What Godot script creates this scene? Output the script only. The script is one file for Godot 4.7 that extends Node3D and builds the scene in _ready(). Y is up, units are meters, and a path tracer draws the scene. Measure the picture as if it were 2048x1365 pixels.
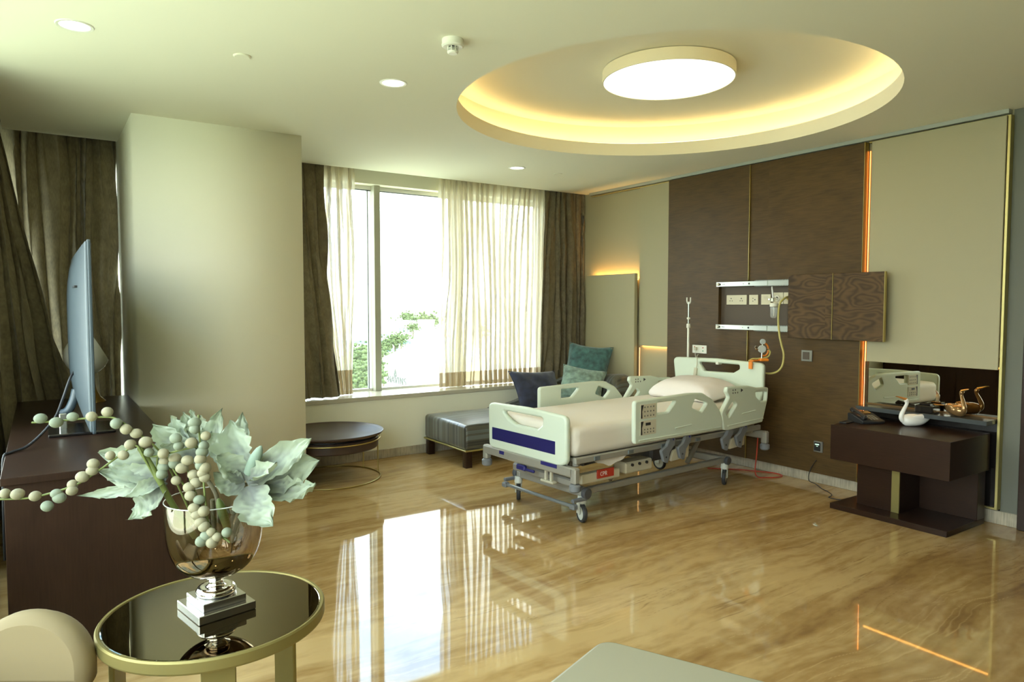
extends Node3D
# A hospital suite seen from the window corner: bed, chaise, round tables, console with television.

var M := {}
var taken := {}
var rng := RandomNumberGenerator.new()


func _ready() -> void:
	rng.seed = 7
	setup_view()
	make_materials()
	build_room()
	build_bed_wall()
	build_windows()
	build_ceiling_fittings()
	build_bed()
	build_chaise()
	build_tables()
	build_nightstand()
	build_console()
	build_flowers()
	build_near_seats()
	build_small_things()
	build_city()


func setup_view() -> void:
	var cam := Camera3D.new()
	cam.name = "camera"
	cam.position = Vector3(0, 1.45, 0)
	cam.rotation_degrees = Vector3(-2.985, -34.025, 0)
	cam.fov = rad_to_deg(2.0 * atan(682.5 / 1400.0))
	cam.near = 0.05
	cam.far = 3000.0
	cam.current = true
	add_child(cam)
	var sky_img := cloud_sky(768, 384)
	var pm := PanoramaSkyMaterial.new()
	pm.panorama = ImageTexture.create_from_image(sky_img)
	pm.energy_multiplier = 1.0
	var sky := Sky.new()
	sky.sky_material = pm
	var env := Environment.new()
	env.background_mode = Environment.BG_SKY
	env.sky = sky
	env.background_energy_multiplier = 11.0
	env.tonemap_mode = Environment.TONE_MAPPER_LINEAR
	env.tonemap_exposure = 1.04
	env.sdfgi_enabled = true
	env.ssao_enabled = true
	env.ssil_enabled = true
	var we := WorldEnvironment.new()
	we.name = "environment"
	we.environment = env
	add_child(we)
	var sun := DirectionalLight3D.new()
	sun.name = "sun"
	sun.light_color = Color(1.0, 0.97, 0.9)
	sun.light_energy = 3.0
	sun.light_angular_distance = 0.6
	sun.shadow_enabled = true
	sun.rotation_degrees = Vector3(-62, 28, 0)
	sun.sky_mode = DirectionalLight3D.SKY_MODE_LIGHT_ONLY
	add_child(sun)


func cloud_sky(w: int, h: int) -> Image:
	var n := FastNoiseLite.new()
	n.seed = 11
	n.frequency = 1.0
	n.fractal_octaves = 5
	var data := PackedByteArray()
	data.resize(w * h * 3)
	for j in h:
		var el := (0.5 - (j + 0.5) / h) * PI
		for i in w:
			var az := (i + 0.5) / w * TAU
			var c := Vector3(0.965, 1.0, 0.965)
			if el > 0.0:
				var d := Vector3(cos(az) * cos(el), sin(el), sin(az) * cos(el))
				var q := Vector3(d.x, d.y * 2.6, d.z) * 2.1
				var k := n.get_noise_3dv(q) * 1.9 + 0.62
				k = clampf(k + (1.0 - smoothstep(0.05, 0.42, el)) * 0.7, 0.0, 1.0)
				c = Vector3(0.55, 0.74, 0.92).lerp(Vector3(0.965, 1.0, 0.968), k)
			else:
				c = Vector3(0.64, 0.70, 0.62)
			var p := (j * w + i) * 3
			data[p] = int(c.x * 255.0)
			data[p + 1] = int(c.y * 255.0)
			data[p + 2] = int(c.z * 255.0)
	return Image.create_from_data(w, h, false, Image.FORMAT_RGB8, data)


# ---------------------------------------------------------------- shapes

func mb() -> SurfaceTool:
	var st := SurfaceTool.new()
	st.begin(Mesh.PRIMITIVE_TRIANGLES)
	st.set_smooth_group(-1)
	return st


func tri(st: SurfaceTool, a: Vector3, b: Vector3, c: Vector3) -> void:
	st.add_vertex(a)
	st.add_vertex(c)
	st.add_vertex(b)


func quad(st: SurfaceTool, a: Vector3, b: Vector3, c: Vector3, d: Vector3) -> void:
	tri(st, a, b, c)
	tri(st, a, c, d)


func face(st: SurfaceTool, pts: Array, out: Vector3) -> void:
	var n := Vector3.ZERO
	for i in range(1, pts.size() - 1):
		n += (pts[i] - pts[0]).cross(pts[i + 1] - pts[0])
	for i in range(1, pts.size() - 1):
		if n.dot(out) >= 0.0:
			tri(st, pts[0], pts[i], pts[i + 1])
		else:
			tri(st, pts[0], pts[i + 1], pts[i])


func bx(st: SurfaceTool, c: Vector3, s: Vector3, r := 0.0, xf := Transform3D.IDENTITY) -> void:
	st.set_smooth_group(-1)
	var h := s * 0.5
	r = minf(r, minf(h.x, minf(h.y, h.z)) * 0.95)
	var k := h - Vector3(r, r, r)
	var v := func(sx: float, sy: float, sz: float, ax: int) -> Vector3:
		var p := Vector3(sx * k.x, sy * k.y, sz * k.z)
		p[ax] = [sx, sy, sz][ax] * h[ax]
		return xf * (c + p)
	for ax in 3:
		var b := (ax + 1) % 3
		var d := (ax + 2) % 3
		for sg in [-1.0, 1.0]:
			var pts := []
			for q in [[-1, -1], [1, -1], [1, 1], [-1, 1]]:
				var sv := [0.0, 0.0, 0.0]
				sv[ax] = sg
				sv[b] = float(q[0])
				sv[d] = float(q[1])
				pts.append(v.call(sv[0], sv[1], sv[2], ax))
			var o := Vector3.ZERO
			o[ax] = sg
			face(st, pts, xf.basis * o)
	if r <= 0.0:
		return
	for ax in 3:
		var b := (ax + 1) % 3
		var d := (ax + 2) % 3
		for s1 in [-1.0, 1.0]:
			for s2 in [-1.0, 1.0]:
				var lo := [0.0, 0.0, 0.0]
				lo[ax] = -1.0
				lo[b] = s1
				lo[d] = s2
				var hi := lo.duplicate()
				hi[ax] = 1.0
				var o := Vector3.ZERO
				o[b] = s1
				o[d] = s2
				face(st, [v.call(lo[0], lo[1], lo[2], b), v.call(hi[0], hi[1], hi[2], b), v.call(hi[0], hi[1], hi[2], d), v.call(lo[0], lo[1], lo[2], d)], xf.basis * o)
	for sx in [-1.0, 1.0]:
		for sy in [-1.0, 1.0]:
			for sz in [-1.0, 1.0]:
				face(st, [v.call(sx, sy, sz, 0), v.call(sx, sy, sz, 1), v.call(sx, sy, sz, 2)], xf.basis * Vector3(sx, sy, sz))


func box2(st: SurfaceTool, a: Vector3, b: Vector3, r := 0.0) -> void:
	bx(st, (a + b) * 0.5, (b - a).abs(), r)


# a surface of revolution about +y through c; prof runs bottom to top on outer faces
func lathe(st: SurfaceTool, prof: Array, c := Vector3.ZERO, segs := 40, xf := Transform3D.IDENTITY, smooth := true) -> void:
	if smooth:
		st.set_smooth_group(1)
	var n := prof.size()
	for i in n - 1:
		if not smooth:
			st.set_smooth_group(2 + i)
		for j in segs:
			var a := TAU * j / segs
			var b := TAU * (j + 1) / segs
			var p := func(q: Vector2, t: float) -> Vector3:
				return xf * (c + Vector3(q.x * cos(t), q.y, q.x * sin(t)))
			var q0: Vector2 = prof[i]
			var q1: Vector2 = prof[i + 1]
			if q0.distance_to(q1) < 1e-7:
				continue
			if q0.x > 1e-6:
				tri(st, p.call(q0, b), p.call(q0, a), p.call(q1, a))
			if q1.x > 1e-6:
				tri(st, p.call(q0, b), p.call(q1, a), p.call(q1, b))
	st.set_smooth_group(-1)


func cyl(st: SurfaceTool, c: Vector3, r: float, h: float, segs := 24, bev := 0.0, xf := Transform3D.IDENTITY) -> void:
	if bev > 0.0:
		lathe(st, [Vector2(0, 0), Vector2(r - bev, 0), Vector2(r, bev), Vector2(r, h - bev), Vector2(r - bev, h), Vector2(0, h)], c, segs, xf, false)
	else:
		lathe(st, [Vector2(0, 0), Vector2(r, 0), Vector2(r, h), Vector2(0, h)], c, segs, xf, false)


# a pipe of radius r (number or one per point) along pts
func tube(st: SurfaceTool, pts: Array, r, sides := 10, caps := true) -> void:
	st.set_smooth_group(1)
	var n := pts.size()
	var rings := []
	var u := Vector3.ZERO
	for i in n:
		var t: Vector3 = ((pts[mini(i + 1, n - 1)] as Vector3) - (pts[maxi(i - 1, 0)] as Vector3)).normalized()
		if i == 0:
			u = t.cross(Vector3.UP if absf(t.y) < 0.9 else Vector3.RIGHT).normalized()
		else:
			u = (u - t * u.dot(t)).normalized()
		var w := t.cross(u)
		var rr: float = r[i] if r is Array else r
		var ring := []
		for k in sides:
			var a := TAU * k / sides
			ring.append((pts[i] as Vector3) + (u * cos(a) + w * sin(a)) * rr)
		rings.append(ring)
	for i in n - 1:
		for k in sides:
			var k2 := (k + 1) % sides
			quad(st, rings[i][k], rings[i][k2], rings[i + 1][k2], rings[i + 1][k])
	if caps:
		st.set_smooth_group(-1)
		face(st, rings[0], (pts[0] as Vector3) - (pts[1] as Vector3))
		face(st, rings[n - 1], (pts[n - 1] as Vector3) - (pts[n - 2] as Vector3))
	st.set_smooth_group(-1)


# a smooth path through given points
func smooth_path(pts: Array, per := 6) -> Array:
	var out := []
	var n := pts.size()
	for i in n - 1:
		var p0: Vector3 = pts[maxi(i - 1, 0)]
		var p1: Vector3 = pts[i]
		var p2: Vector3 = pts[i + 1]
		var p3: Vector3 = pts[mini(i + 2, n - 1)]
		for k in per:
			out.append(p1.cubic_interpolate(p2, p0, p3, float(k) / per))
	out.append(pts[n - 1])
	return out


func ball(st: SurfaceTool, c: Vector3, r: Vector3, segs := 14, rings := 8, basis := Basis.IDENTITY) -> void:
	st.set_smooth_group(1)
	var p := func(i: int, j: int) -> Vector3:
		var a := PI * i / rings - PI / 2
		var b := TAU * (j % segs) / segs
		return c + basis * (Vector3(cos(a) * cos(b), sin(a), cos(a) * sin(b)) * r)
	for i in rings:
		for j in segs:
			if i > 0:
				tri(st, p.call(i, j + 1), p.call(i, j), p.call(i + 1, j))
			if i < rings - 1:
				tri(st, p.call(i, j + 1), p.call(i + 1, j), p.call(i + 1, j + 1))
	st.set_smooth_group(-1)


# an open sheet f(u, v); keeps uv
func sheet(st: SurfaceTool, nu: int, nv: int, f: Callable) -> void:
	st.set_smooth_group(1)
	var g := []
	for i in nu + 1:
		var row := []
		for j in nv + 1:
			row.append(f.call(float(i) / nu, float(j) / nv))
		g.append(row)
	for i in nu:
		for j in nv:
			var c := [[i, j], [i + 1, j], [i + 1, j + 1], [i, j], [i + 1, j + 1], [i, j + 1]]
			for q in c:
				st.set_uv(Vector2(float(q[0]) / nu, float(q[1]) / nv))
				st.add_vertex(g[q[0]][q[1]])
	st.set_smooth_group(-1)


# corners [x, y, radius] -> outline with rounded corners, counter-clockwise as given
func rounded(c: Array, seg := 5) -> PackedVector2Array:
	var out := PackedVector2Array()
	var n := c.size()
	for i in n:
		var p := Vector2(c[i][0], c[i][1])
		var r: float = c[i][2] if c[i].size() > 2 else 0.0
		if r <= 0.0:
			out.append(p)
			continue
		var a := Vector2(c[(i + n - 1) % n][0], c[(i + n - 1) % n][1])
		var b := Vector2(c[(i + 1) % n][0], c[(i + 1) % n][1])
		var da := (a - p).normalized()
		var db := (b - p).normalized()
		var half := acos(clampf(da.dot(db), -0.9999, 0.9999)) / 2.0
		var d := minf(r / tan(half), minf(p.distance_to(a), p.distance_to(b)) * 0.49)
		var s := p + da * d
		var e := p + db * d
		for k in seg + 1:
			var t := float(k) / seg
			out.append(s.lerp(p, t).lerp(p.lerp(e, t), t))
	return out


func rect(x0: float, y0: float, x1: float, y1: float, r := 0.0, seg := 4) -> PackedVector2Array:
	return rounded([[x0, y0, r], [x1, y0, r], [x1, y1, r], [x0, y1, r]], seg)


func circle(c: Vector2, r: float, n := 48) -> PackedVector2Array:
	var out := PackedVector2Array()
	for i in n:
		out.append(c + Vector2(cos(TAU * i / n), sin(TAU * i / n)) * r)
	return out


func shrink(loop: PackedVector2Array, d: float) -> PackedVector2Array:
	var out := PackedVector2Array()
	var n := loop.size()
	for i in n:
		var a := loop[(i + n - 1) % n]
		var p := loop[i]
		var b := loop[(i + 1) % n]
		var n1 := Vector2(-(p - a).normalized().y, (p - a).normalized().x)
		var n2 := Vector2(-(b - p).normalized().y, (b - p).normalized().x)
		var m := (n1 + n2)
		m = m.normalized() / maxf(0.4, m.normalized().dot(n1))
		out.append(p + m * d)
	return out


func ccw(loop: PackedVector2Array) -> PackedVector2Array:
	var l := loop.duplicate()
	if Geometry2D.is_polygon_clockwise(l):
		l.reverse()
	return l


# a slab in the xy plane from z = 0 to z = thick (moved by xf), with holes and rounded rims
func plate(st: SurfaceTool, outer: PackedVector2Array, holes: Array, thick: float, bev := 0.0, xf := Transform3D.IDENTITY) -> void:
	var o := ccw(outer)
	var hs := []
	for h in holes:
		hs.append(ccw(h))
	var fo := shrink(o, bev) if bev > 0.0 else o
	var fh := []
	for h in hs:
		fh.append(shrink(h, -bev) if bev > 0.0 else h)
	# face pieces without holes: cut through each hole's middle
	var lo := o[0]
	var hi := o[0]
	for p in o:
		lo = lo.min(p)
		hi = hi.max(p)
	var cuts := [lo.x - 1.0]
	for h in fh:
		var a: float = h[0].x
		var b: float = h[0].x
		for p in h:
			a = minf(a, p.x)
			b = maxf(b, p.x)
		cuts.append((a + b) * 0.5 + 0.00037)
	cuts.append(hi.x + 1.0)
	cuts.sort()
	st.set_smooth_group(-1)
	for i in cuts.size() - 1:
		if cuts[i + 1] - cuts[i] < 1e-5:
			continue
		var band := PackedVector2Array([Vector2(cuts[i], lo.y - 1), Vector2(cuts[i + 1], lo.y - 1), Vector2(cuts[i + 1], hi.y + 1), Vector2(cuts[i], hi.y + 1)])
		var pieces := Geometry2D.intersect_polygons(fo, band)
		for h in fh:
			var next := []
			for pc in pieces:
				for r in Geometry2D.clip_polygons(pc, h):
					next.append(r)
			pieces.assign(next)
		for pc in pieces:
			var idx := Geometry2D.triangulate_polygon(pc)
			for k in range(0, idx.size(), 3):
				var q := [pc[idx[k]], pc[idx[k + 1]], pc[idx[k + 2]]]
				var f3 := func(z: float) -> Array:
					return [xf * Vector3(q[0].x, q[0].y, z), xf * Vector3(q[1].x, q[1].y, z), xf * Vector3(q[2].x, q[2].y, z)]
				face(st, f3.call(thick), xf.basis.z)
				face(st, f3.call(0.0), -xf.basis.z)
	var loops := [[o, fo]]
	for i in hs.size():
		loops.append([hs[i], fh[i]])
	for li in loops.size():
		var a: PackedVector2Array = loops[li][0]
		var b: PackedVector2Array = loops[li][1]
		var prof := [[a, 0.0], [a, thick]]
		if bev > 0.0:
			var m := PackedVector2Array()
			for i in a.size():
				m.append(a[i].lerp(b[i], 0.293))
			prof = [[b, 0.0], [m, bev * 0.293], [a, bev], [a, thick - bev], [m, thick - bev * 0.293], [b, thick]]
		st.set_smooth_group(3 + li)
		for k in prof.size() - 1:
			var la: PackedVector2Array = prof[k][0]
			var lb: PackedVector2Array = prof[k + 1][0]
			for i in la.size():
				var j := (i + 1) % la.size()
				var p0 := xf * Vector3(la[i].x, la[i].y, prof[k][1])
				var p1 := xf * Vector3(la[j].x, la[j].y, prof[k][1])
				var p2 := xf * Vector3(lb[j].x, lb[j].y, prof[k + 1][1])
				var p3 := xf * Vector3(lb[i].x, lb[i].y, prof[k + 1][1])
				if li == 0:
					quad(st, p0, p1, p2, p3)
				else:
					quad(st, p1, p0, p3, p2)
	st.set_smooth_group(-1)


# a soft block: a box swollen to a cushion or mattress; e is the roundness of edges
func soft(st: SurfaceTool, c: Vector3, s: Vector3, e: float, f: Callable, n := 10, xf := Transform3D.IDENTITY, stripe := false) -> void:
	st.set_smooth_group(1)
	var h := s * 0.5
	for ax in 3:
		var b := (ax + 1) % 3
		var d := (ax + 2) % 3
		var nb := maxi(6, int(n * clampf(s[b] / maxf(s[0], maxf(s[1], s[2])), 0.3, 1.0)))
		var nd := maxi(6, int(n * clampf(s[d] / maxf(s[0], maxf(s[1], s[2])), 0.3, 1.0)))
		for sg in [-1.0, 1.0]:
			var g := []
			for i in nb + 1:
				var row := []
				for j in nd + 1:
					var p := Vector3.ZERO
					p[ax] = sg * h[ax]
					p[b] = edge_spread(float(i) / nb, h[b], e)
					p[d] = edge_spread(float(j) / nd, h[d], e)
					var q := Vector3(clampf(p.x, -h.x + e, h.x - e), clampf(p.y, -h.y + e, h.y - e), clampf(p.z, -h.z + e, h.z - e))
					var r := p - q
					p = q + r.normalized() * e if r.length() > 1e-6 else p
					row.append(xf * (c + f.call(p)))
				g.append(row)
			for i in nb:
				for j in nd:
					var q := [g[i][j], g[i + 1][j], g[i + 1][j + 1], g[i][j + 1]] if sg > 0 else [g[i][j], g[i][j + 1], g[i + 1][j + 1], g[i + 1][j]]
					for k in [0, 2, 1, 0, 3, 2]:
						if stripe:
							# stripes run along x and fall over the front
							var w: Vector3 = q[k]
							st.set_uv(Vector2(w.z + (h.y + c.y - w.y if ax == 2 and sg > 0 else 0.0), w.x))
						st.add_vertex(q[k])
	st.set_smooth_group(-1)


func edge_spread(t: float, h: float, e: float) -> float:
	# three steps inside each rounded edge, the rest evenly between
	var k := 0.22
	if t < k:
		return -h + e * (t / k)
	if t > 1.0 - k:
		return h - e * ((1.0 - t) / k)
	return lerpf(-h + e, h - e, (t - k) / (1.0 - 2.0 * k))


func same(p: Vector3) -> Vector3:
	return p


# ---------------------------------------------------------------- things

func numbered(called: String) -> String:
	var k: int = taken.get(called, 0)
	taken[called] = k + 1
	return called if k == 0 else "%s_%03d" % [called, k]


func obj(called: String, st: SurfaceTool, mat: Material, parent: Node = self) -> MeshInstance3D:
	st.generate_normals()
	var o := MeshInstance3D.new()
	o.name = numbered(called) if parent == self else called
	o.mesh = st.commit()
	o.material_override = null
	o.set_surface_override_material(0, mat)
	o.cast_shadow = GeometryInstance3D.SHADOW_CASTING_SETTING_ON
	parent.add_child(o, true)
	return o


func tag(o: Node, label: String, category: String, group := "") -> Node:
	o.set_meta("label", label)
	o.set_meta("category", category)
	if group:
		o.set_meta("group", group)
	return o


func thing(called: String, label: String, category: String, at := Vector3.ZERO, turn := 0.0, group := "") -> Node3D:
	var o := Node3D.new()
	o.name = numbered(called)
	add_child(o)
	o.position = at
	o.rotation_degrees.y = turn
	tag(o, label, category, group)
	return o


func struct(called: String, st: SurfaceTool, mat: Material, parent: Node = self) -> MeshInstance3D:
	var o := obj(called, st, mat, parent)
	if parent == self:
		o.set_meta("kind", "structure")
	return o


func wordmark(called: String, text: String, size: float, depth: float, mat: Material, parent: Node, xf: Transform3D, bold := false) -> MeshInstance3D:
	var tm := TextMesh.new()
	var f := SystemFont.new()
	f.font_names = PackedStringArray(["Droid Sans"])
	if bold:
		f.font_weight = 700
	tm.font = f
	tm.text = text
	tm.font_size = 32
	tm.pixel_size = size / 32.0
	tm.depth = depth
	var o := MeshInstance3D.new()
	o.name = called
	o.mesh = tm
	o.set_surface_override_material(0, mat)
	o.transform = xf
	parent.add_child(o, true)
	return o


# ---------------------------------------------------------------- materials

func mat(called: String, c: Color, rough := 0.6, metal := 0.0, spec := 0.5) -> StandardMaterial3D:
	# c holds linear base colour
	var m := StandardMaterial3D.new()
	m.resource_name = called
	m.albedo_color = c.linear_to_srgb()
	m.roughness = rough
	m.metallic = metal
	m.metallic_specular = spec
	M[called] = m
	return m


func glow(called: String, c: Color, energy: float) -> StandardMaterial3D:
	var m := mat(called, Color(0.8, 0.8, 0.8), 0.6)
	m.emission_enabled = true
	m.emission = c.linear_to_srgb()
	m.emission_energy_multiplier = energy
	return m


func tex(m: StandardMaterial3D, t: Texture2D, scale: Vector3, world := true) -> void:
	m.albedo_texture = t
	m.uv1_triplanar = true
	m.uv1_world_triplanar = world
	m.uv1_triplanar_sharpness = 8.0
	m.uv1_scale = scale


func noise(sd: int, freq: float, oct := 4) -> FastNoiseLite:
	var n := FastNoiseLite.new()
	n.seed = sd
	n.frequency = freq
	n.fractal_octaves = oct
	n.noise_type = FastNoiseLite.TYPE_SIMPLEX_SMOOTH
	return n


func image_of(w: int, h: int, f: Callable) -> ImageTexture:
	# f(x, y) gives a linear colour as Vector3
	var data := PackedByteArray()
	data.resize(w * h * 3)
	for j in h:
		for i in w:
			var c: Vector3 = f.call(i, j)
			var p := (j * w + i) * 3
			data[p] = int(255.0 * pow(clampf(c.x, 0.0, 1.0), 0.4545))
			data[p + 1] = int(255.0 * pow(clampf(c.y, 0.0, 1.0), 0.4545))
			data[p + 2] = int(255.0 * pow(clampf(c.z, 0.0, 1.0), 0.4545))
	return ImageTexture.create_from_image(Image.create_from_data(w, h, false, Image.FORMAT_RGB8, data))


# grain runs along u (swap = false) or v (swap = true)
func wood(sd: int, light: Vector3, dark: Vector3, fine: float, figure: float, swap: bool, size := 384) -> ImageTexture:
	var a := noise(sd, 1.0, 3)
	var b := noise(sd + 1, 1.0, 4)
	return image_of(size, size, func(i: int, j: int) -> Vector3:
		var u := float(j if swap else i) / size
		var v := float(i if swap else j) / size
		var warp := a.get_noise_2d(u * 1.6, v * 4.0)
		var ring := 0.5 + 0.5 * sin((v * 9.0 + warp * 5.0) * TAU * figure)
		var grain := 0.5 + 0.5 * b.get_noise_2d(u * 6.0, v * 130.0)
		var cloud := 0.5 + 0.5 * a.get_noise_2d(u * 3.0 + 9.0, v * 5.0)
		var k := clampf(ring * (1.0 - fine) * 0.6 + grain * fine + cloud * 0.35 - 0.1, 0.0, 1.0)
		return dark.lerp(light, k))


func marble() -> ImageTexture:
	var w := 1400
	var a := noise(21, 1.0, 5)
	var b := noise(22, 1.0, 4)
	var c := noise(23, 1.0, 3)
	var pale := Vector3(0.56, 0.385, 0.168)
	var mid := Vector3(0.395, 0.243, 0.086)
	var deep := Vector3(0.215, 0.112, 0.034)
	return image_of(w, w, func(i: int, j: int) -> Vector3:
		var u := float(i) / w * 6.0
		var v := float(j) / w * 6.0
		var vv := v + a.get_noise_2d(u * 0.5, v * 0.7) * 0.12 + u * 0.02
		var band := 0.56 + 0.40 * a.get_noise_2d(u * 0.20, vv * 2.1)
		var fine := b.get_noise_2d(u * 0.5, vv * 9.5)
		var speck := b.get_noise_2d(u * 7.0, vv * 20.0)
		var cloud := c.get_noise_2d(u * 1.3 + 50.0, vv * 2.8)
		var k := clampf(band + fine * 0.26 + speck * 0.15 + cloud * 0.17, 0.0, 1.0)
		var col := mid.lerp(pale, smoothstep(0.36, 0.80, k))
		col = col.lerp(deep, smoothstep(0.46, 0.10, k) * 0.65)
		# thin straight bedding lines, broken here and there
		var lay := b.get_noise_2d(u * 0.16 + 80.0, vv * 5.0)
		var gap := smoothstep(-0.1, 0.35, c.get_noise_2d(u * 0.9, vv * 1.3 + 60.0))
		col = col.lerp(deep * 0.9, (1.0 - smoothstep(0.0, 0.022, absf(lay))) * 0.55 * gap)
		var lay2 := b.get_noise_2d(u * 0.14 + 20.0, vv * 4.0 + 9.0)
		return col.lerp(pale * 1.15, (1.0 - smoothstep(0.0, 0.025, absf(lay2))) * 0.5 * (1.0 - gap)))


func cloth_tex(sd: int, base: Vector3, vary: float, fu: float, fv: float, size := 256) -> ImageTexture:
	var a := noise(sd, 1.0, 3)
	return image_of(size, size, func(i: int, j: int) -> Vector3:
		var u := float(i) / size
		var v := float(j) / size
		var k := a.get_noise_2d(u * fu, v * fv) * vary + a.get_noise_2d(u * 5.0 + 7.0, v * 5.0) * vary * 0.7
		return base * (1.0 + k))


func make_materials() -> void:
	var m: StandardMaterial3D
	m = mat("floor", Color(1, 1, 1), 0.035, 0.0, 0.55)
	tex(m, marble(), Vector3(1.0 / 6.0, 1.0 / 6.0, 1.0 / 6.0))
	mat("ceiling", Color(0.77, 0.75, 0.585), 0.9)
	mat("paint", Color(0.84, 0.82, 0.645), 0.7)
	mat("shelf_gloss", Color(0.06, 0.068, 0.07), 0.12)
	mat("frame_white", Color(0.72, 0.72, 0.68), 0.4)
	mat("cream", Color(0.37, 0.335, 0.205), 0.65)
	mat("grey_wall", Color(0.15, 0.155, 0.12), 0.7)
	mat("skirting", Color(0.42, 0.36, 0.25), 0.3)
	var sk: StandardMaterial3D = M["skirting"]
	sk.albedo_color = Color(1, 1, 1)
	tex(sk, cloth_tex(31, Vector3(0.42, 0.37, 0.27), 0.35, 60.0, 4.0), Vector3(1.4, 1.4, 1.4))
	mat("sill", Color(0.52, 0.48, 0.36), 0.18)
	mat("frame", Color(0.42, 0.42, 0.33), 0.45)
	mat("steel_dark", Color(0.12, 0.14, 0.14), 0.4)
	mat("brass", Color(0.52, 0.42, 0.16), 0.32, 1.0)
	mat("brass_satin", Color(0.50, 0.43, 0.17), 0.42, 0.85)
	m = mat("wood_wall", Color(1, 1, 1), 0.42, 0.0, 0.36)
	tex(m, wood(41, Vector3(0.112, 0.063, 0.018), Vector3(0.042, 0.023, 0.0065), 0.80, 0.3, false), Vector3(0.8, 0.8, 0.8))
	m = mat("wood_board", Color(1, 1, 1), 0.42, 0.0, 0.36)
	tex(m, wood(47, Vector3(0.135, 0.076, 0.027), Vector3(0.034, 0.018, 0.006), 0.26, 0.85, false), Vector3(0.95, 0.95, 0.95))
	m = mat("wood_dark", Color(1, 1, 1), 0.30, 0.0, 0.38)
	tex(m, wood(53, Vector3(0.030, 0.011, 0.0045), Vector3(0.013, 0.005, 0.002), 0.8, 0.3, false), Vector3(0.9, 0.9, 0.9))
	mat("brass_matt", Color(0.26, 0.215, 0.07), 0.5, 0.6)
	m = mat("wood_console", Color(1, 1, 1), 0.3, 0.0, 0.36)
	tex(m, wood(59, Vector3(0.036, 0.016, 0.008), Vector3(0.014, 0.006, 0.0035), 0.8, 0.3, true), Vector3(0.9, 0.9, 0.9))
	mat("black_gloss", Color(0.012, 0.010, 0.009), 0.12)
	mat("mirror", Color(0.62, 0.60, 0.50), 0.01, 1.0)
	m = mat("drape", Color(1, 1, 1), 0.75)
	m.albedo_texture = cloth_tex(61, Vector3(0.150, 0.120, 0.065), 0.34, 60.0, 14.0)
	m.uv1_scale = Vector3(3, 4, 1)
	m.rim_enabled = true
	m.rim = 0.3
	m.rim_tint = 0.8
	m.backlight_enabled = true
	m.backlight = Color(0.09, 0.08, 0.055).linear_to_srgb()
	m = mat("sheer", Color(0.82, 0.72, 0.48), 1.0)
	m.albedo_color.a = 0.70
	m.transparency = BaseMaterial3D.TRANSPARENCY_ALPHA
	m.backlight_enabled = true
	m.backlight = Color(0.7, 0.7, 0.7)
	m.cull_mode = BaseMaterial3D.CULL_DISABLED
	m = mat("sheer_hem", Color(0.62, 0.47, 0.26), 1.0)
	m.albedo_color.a = 0.86
	m.transparency = BaseMaterial3D.TRANSPARENCY_ALPHA
	m.backlight_enabled = true
	m.backlight = Color(0.3, 0.3, 0.3)
	m = mat("pane", Color(0.9, 1.0, 0.95), 0.02)
	m.albedo_color.a = 0.04
	m.transparency = BaseMaterial3D.TRANSPARENCY_ALPHA
	mat("plastic", Color(0.62, 0.69, 0.56), 0.34)
	mat("plastic_white", Color(0.78, 0.77, 0.66), 0.4)
	mat("bed_grey", Color(0.34, 0.33, 0.28), 0.38, 0.3)
	mat("bed_dark", Color(0.075, 0.078, 0.085), 0.5)
	mat("arm_grey", Color(0.17, 0.18, 0.19), 0.45)
	mat("cornice", Color(0.36, 0.38, 0.32), 0.5)
	mat("keypad", Color(0.56, 0.52, 0.38), 0.45)
	mat("key_grey", Color(0.16, 0.16, 0.13), 0.5)
	mat("fork_white", Color(0.66, 0.68, 0.60), 0.4)
	mat("steel_paint", Color(0.24, 0.26, 0.27), 0.35, 0.4)
	mat("navy_print", Color(0.012, 0.012, 0.10), 0.35)
	mat("blue_part", Color(0.02, 0.02, 0.14), 0.35)
	mat("red_tag", Color(0.42, 0.035, 0.015), 0.5)
	mat("white_print", Color(0.85, 0.85, 0.8), 0.6)
	m = mat("linen", Color(0.74, 0.68, 0.57), 0.6)
	m.rim_enabled = true
	m.rim = 0.25
	mat("pillow", Color(0.78, 0.72, 0.66), 0.7)
	mat("rubber", Color(0.035, 0.035, 0.035), 0.6)
	mat("chrome", Color(0.72, 0.71, 0.68), 0.08, 1.0)
	mat("steel", Color(0.55, 0.58, 0.54), 0.28, 1.0)
	mat("orange", Color(0.80, 0.24, 0.02), 0.45)
	mat("red_cable", Color(0.50, 0.045, 0.015), 0.5)
	mat("black", Color(0.018, 0.018, 0.019), 0.4)
	mat("hose", Color(0.46, 0.40, 0.12), 0.45)
	m = mat("clear_cup", Color(0.8, 0.85, 0.85), 0.05)
	m.albedo_color.a = 0.22
	m.transparency = BaseMaterial3D.TRANSPARENCY_ALPHA
	mat("socket_cream", Color(0.62, 0.58, 0.42), 0.4)
	mat("yellow_plug", Color(0.55, 0.40, 0.04), 0.5)
	mat("dial_grey", Color(0.50, 0.54, 0.52), 0.35)
	mat("steel_plate", Color(0.36, 0.37, 0.34), 0.35, 0.8)
	mat("green_key", Color(0.03, 0.25, 0.10), 0.5)
	m = mat("clear_tube", Color(0.7, 0.72, 0.72), 0.1)
	mat("socket_hole", Color(0.03, 0.03, 0.03), 0.7)
	mat("service_back", Color(0.085, 0.062, 0.042), 0.6)
	m = mat("stripe", Color(1, 1, 1), 0.28)
	m.albedo_texture = stripes()
	m.uv1_scale = Vector3(0.9, 0.9, 0.9)
	m.rim_enabled = true
	m.rim = 0.4
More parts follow.
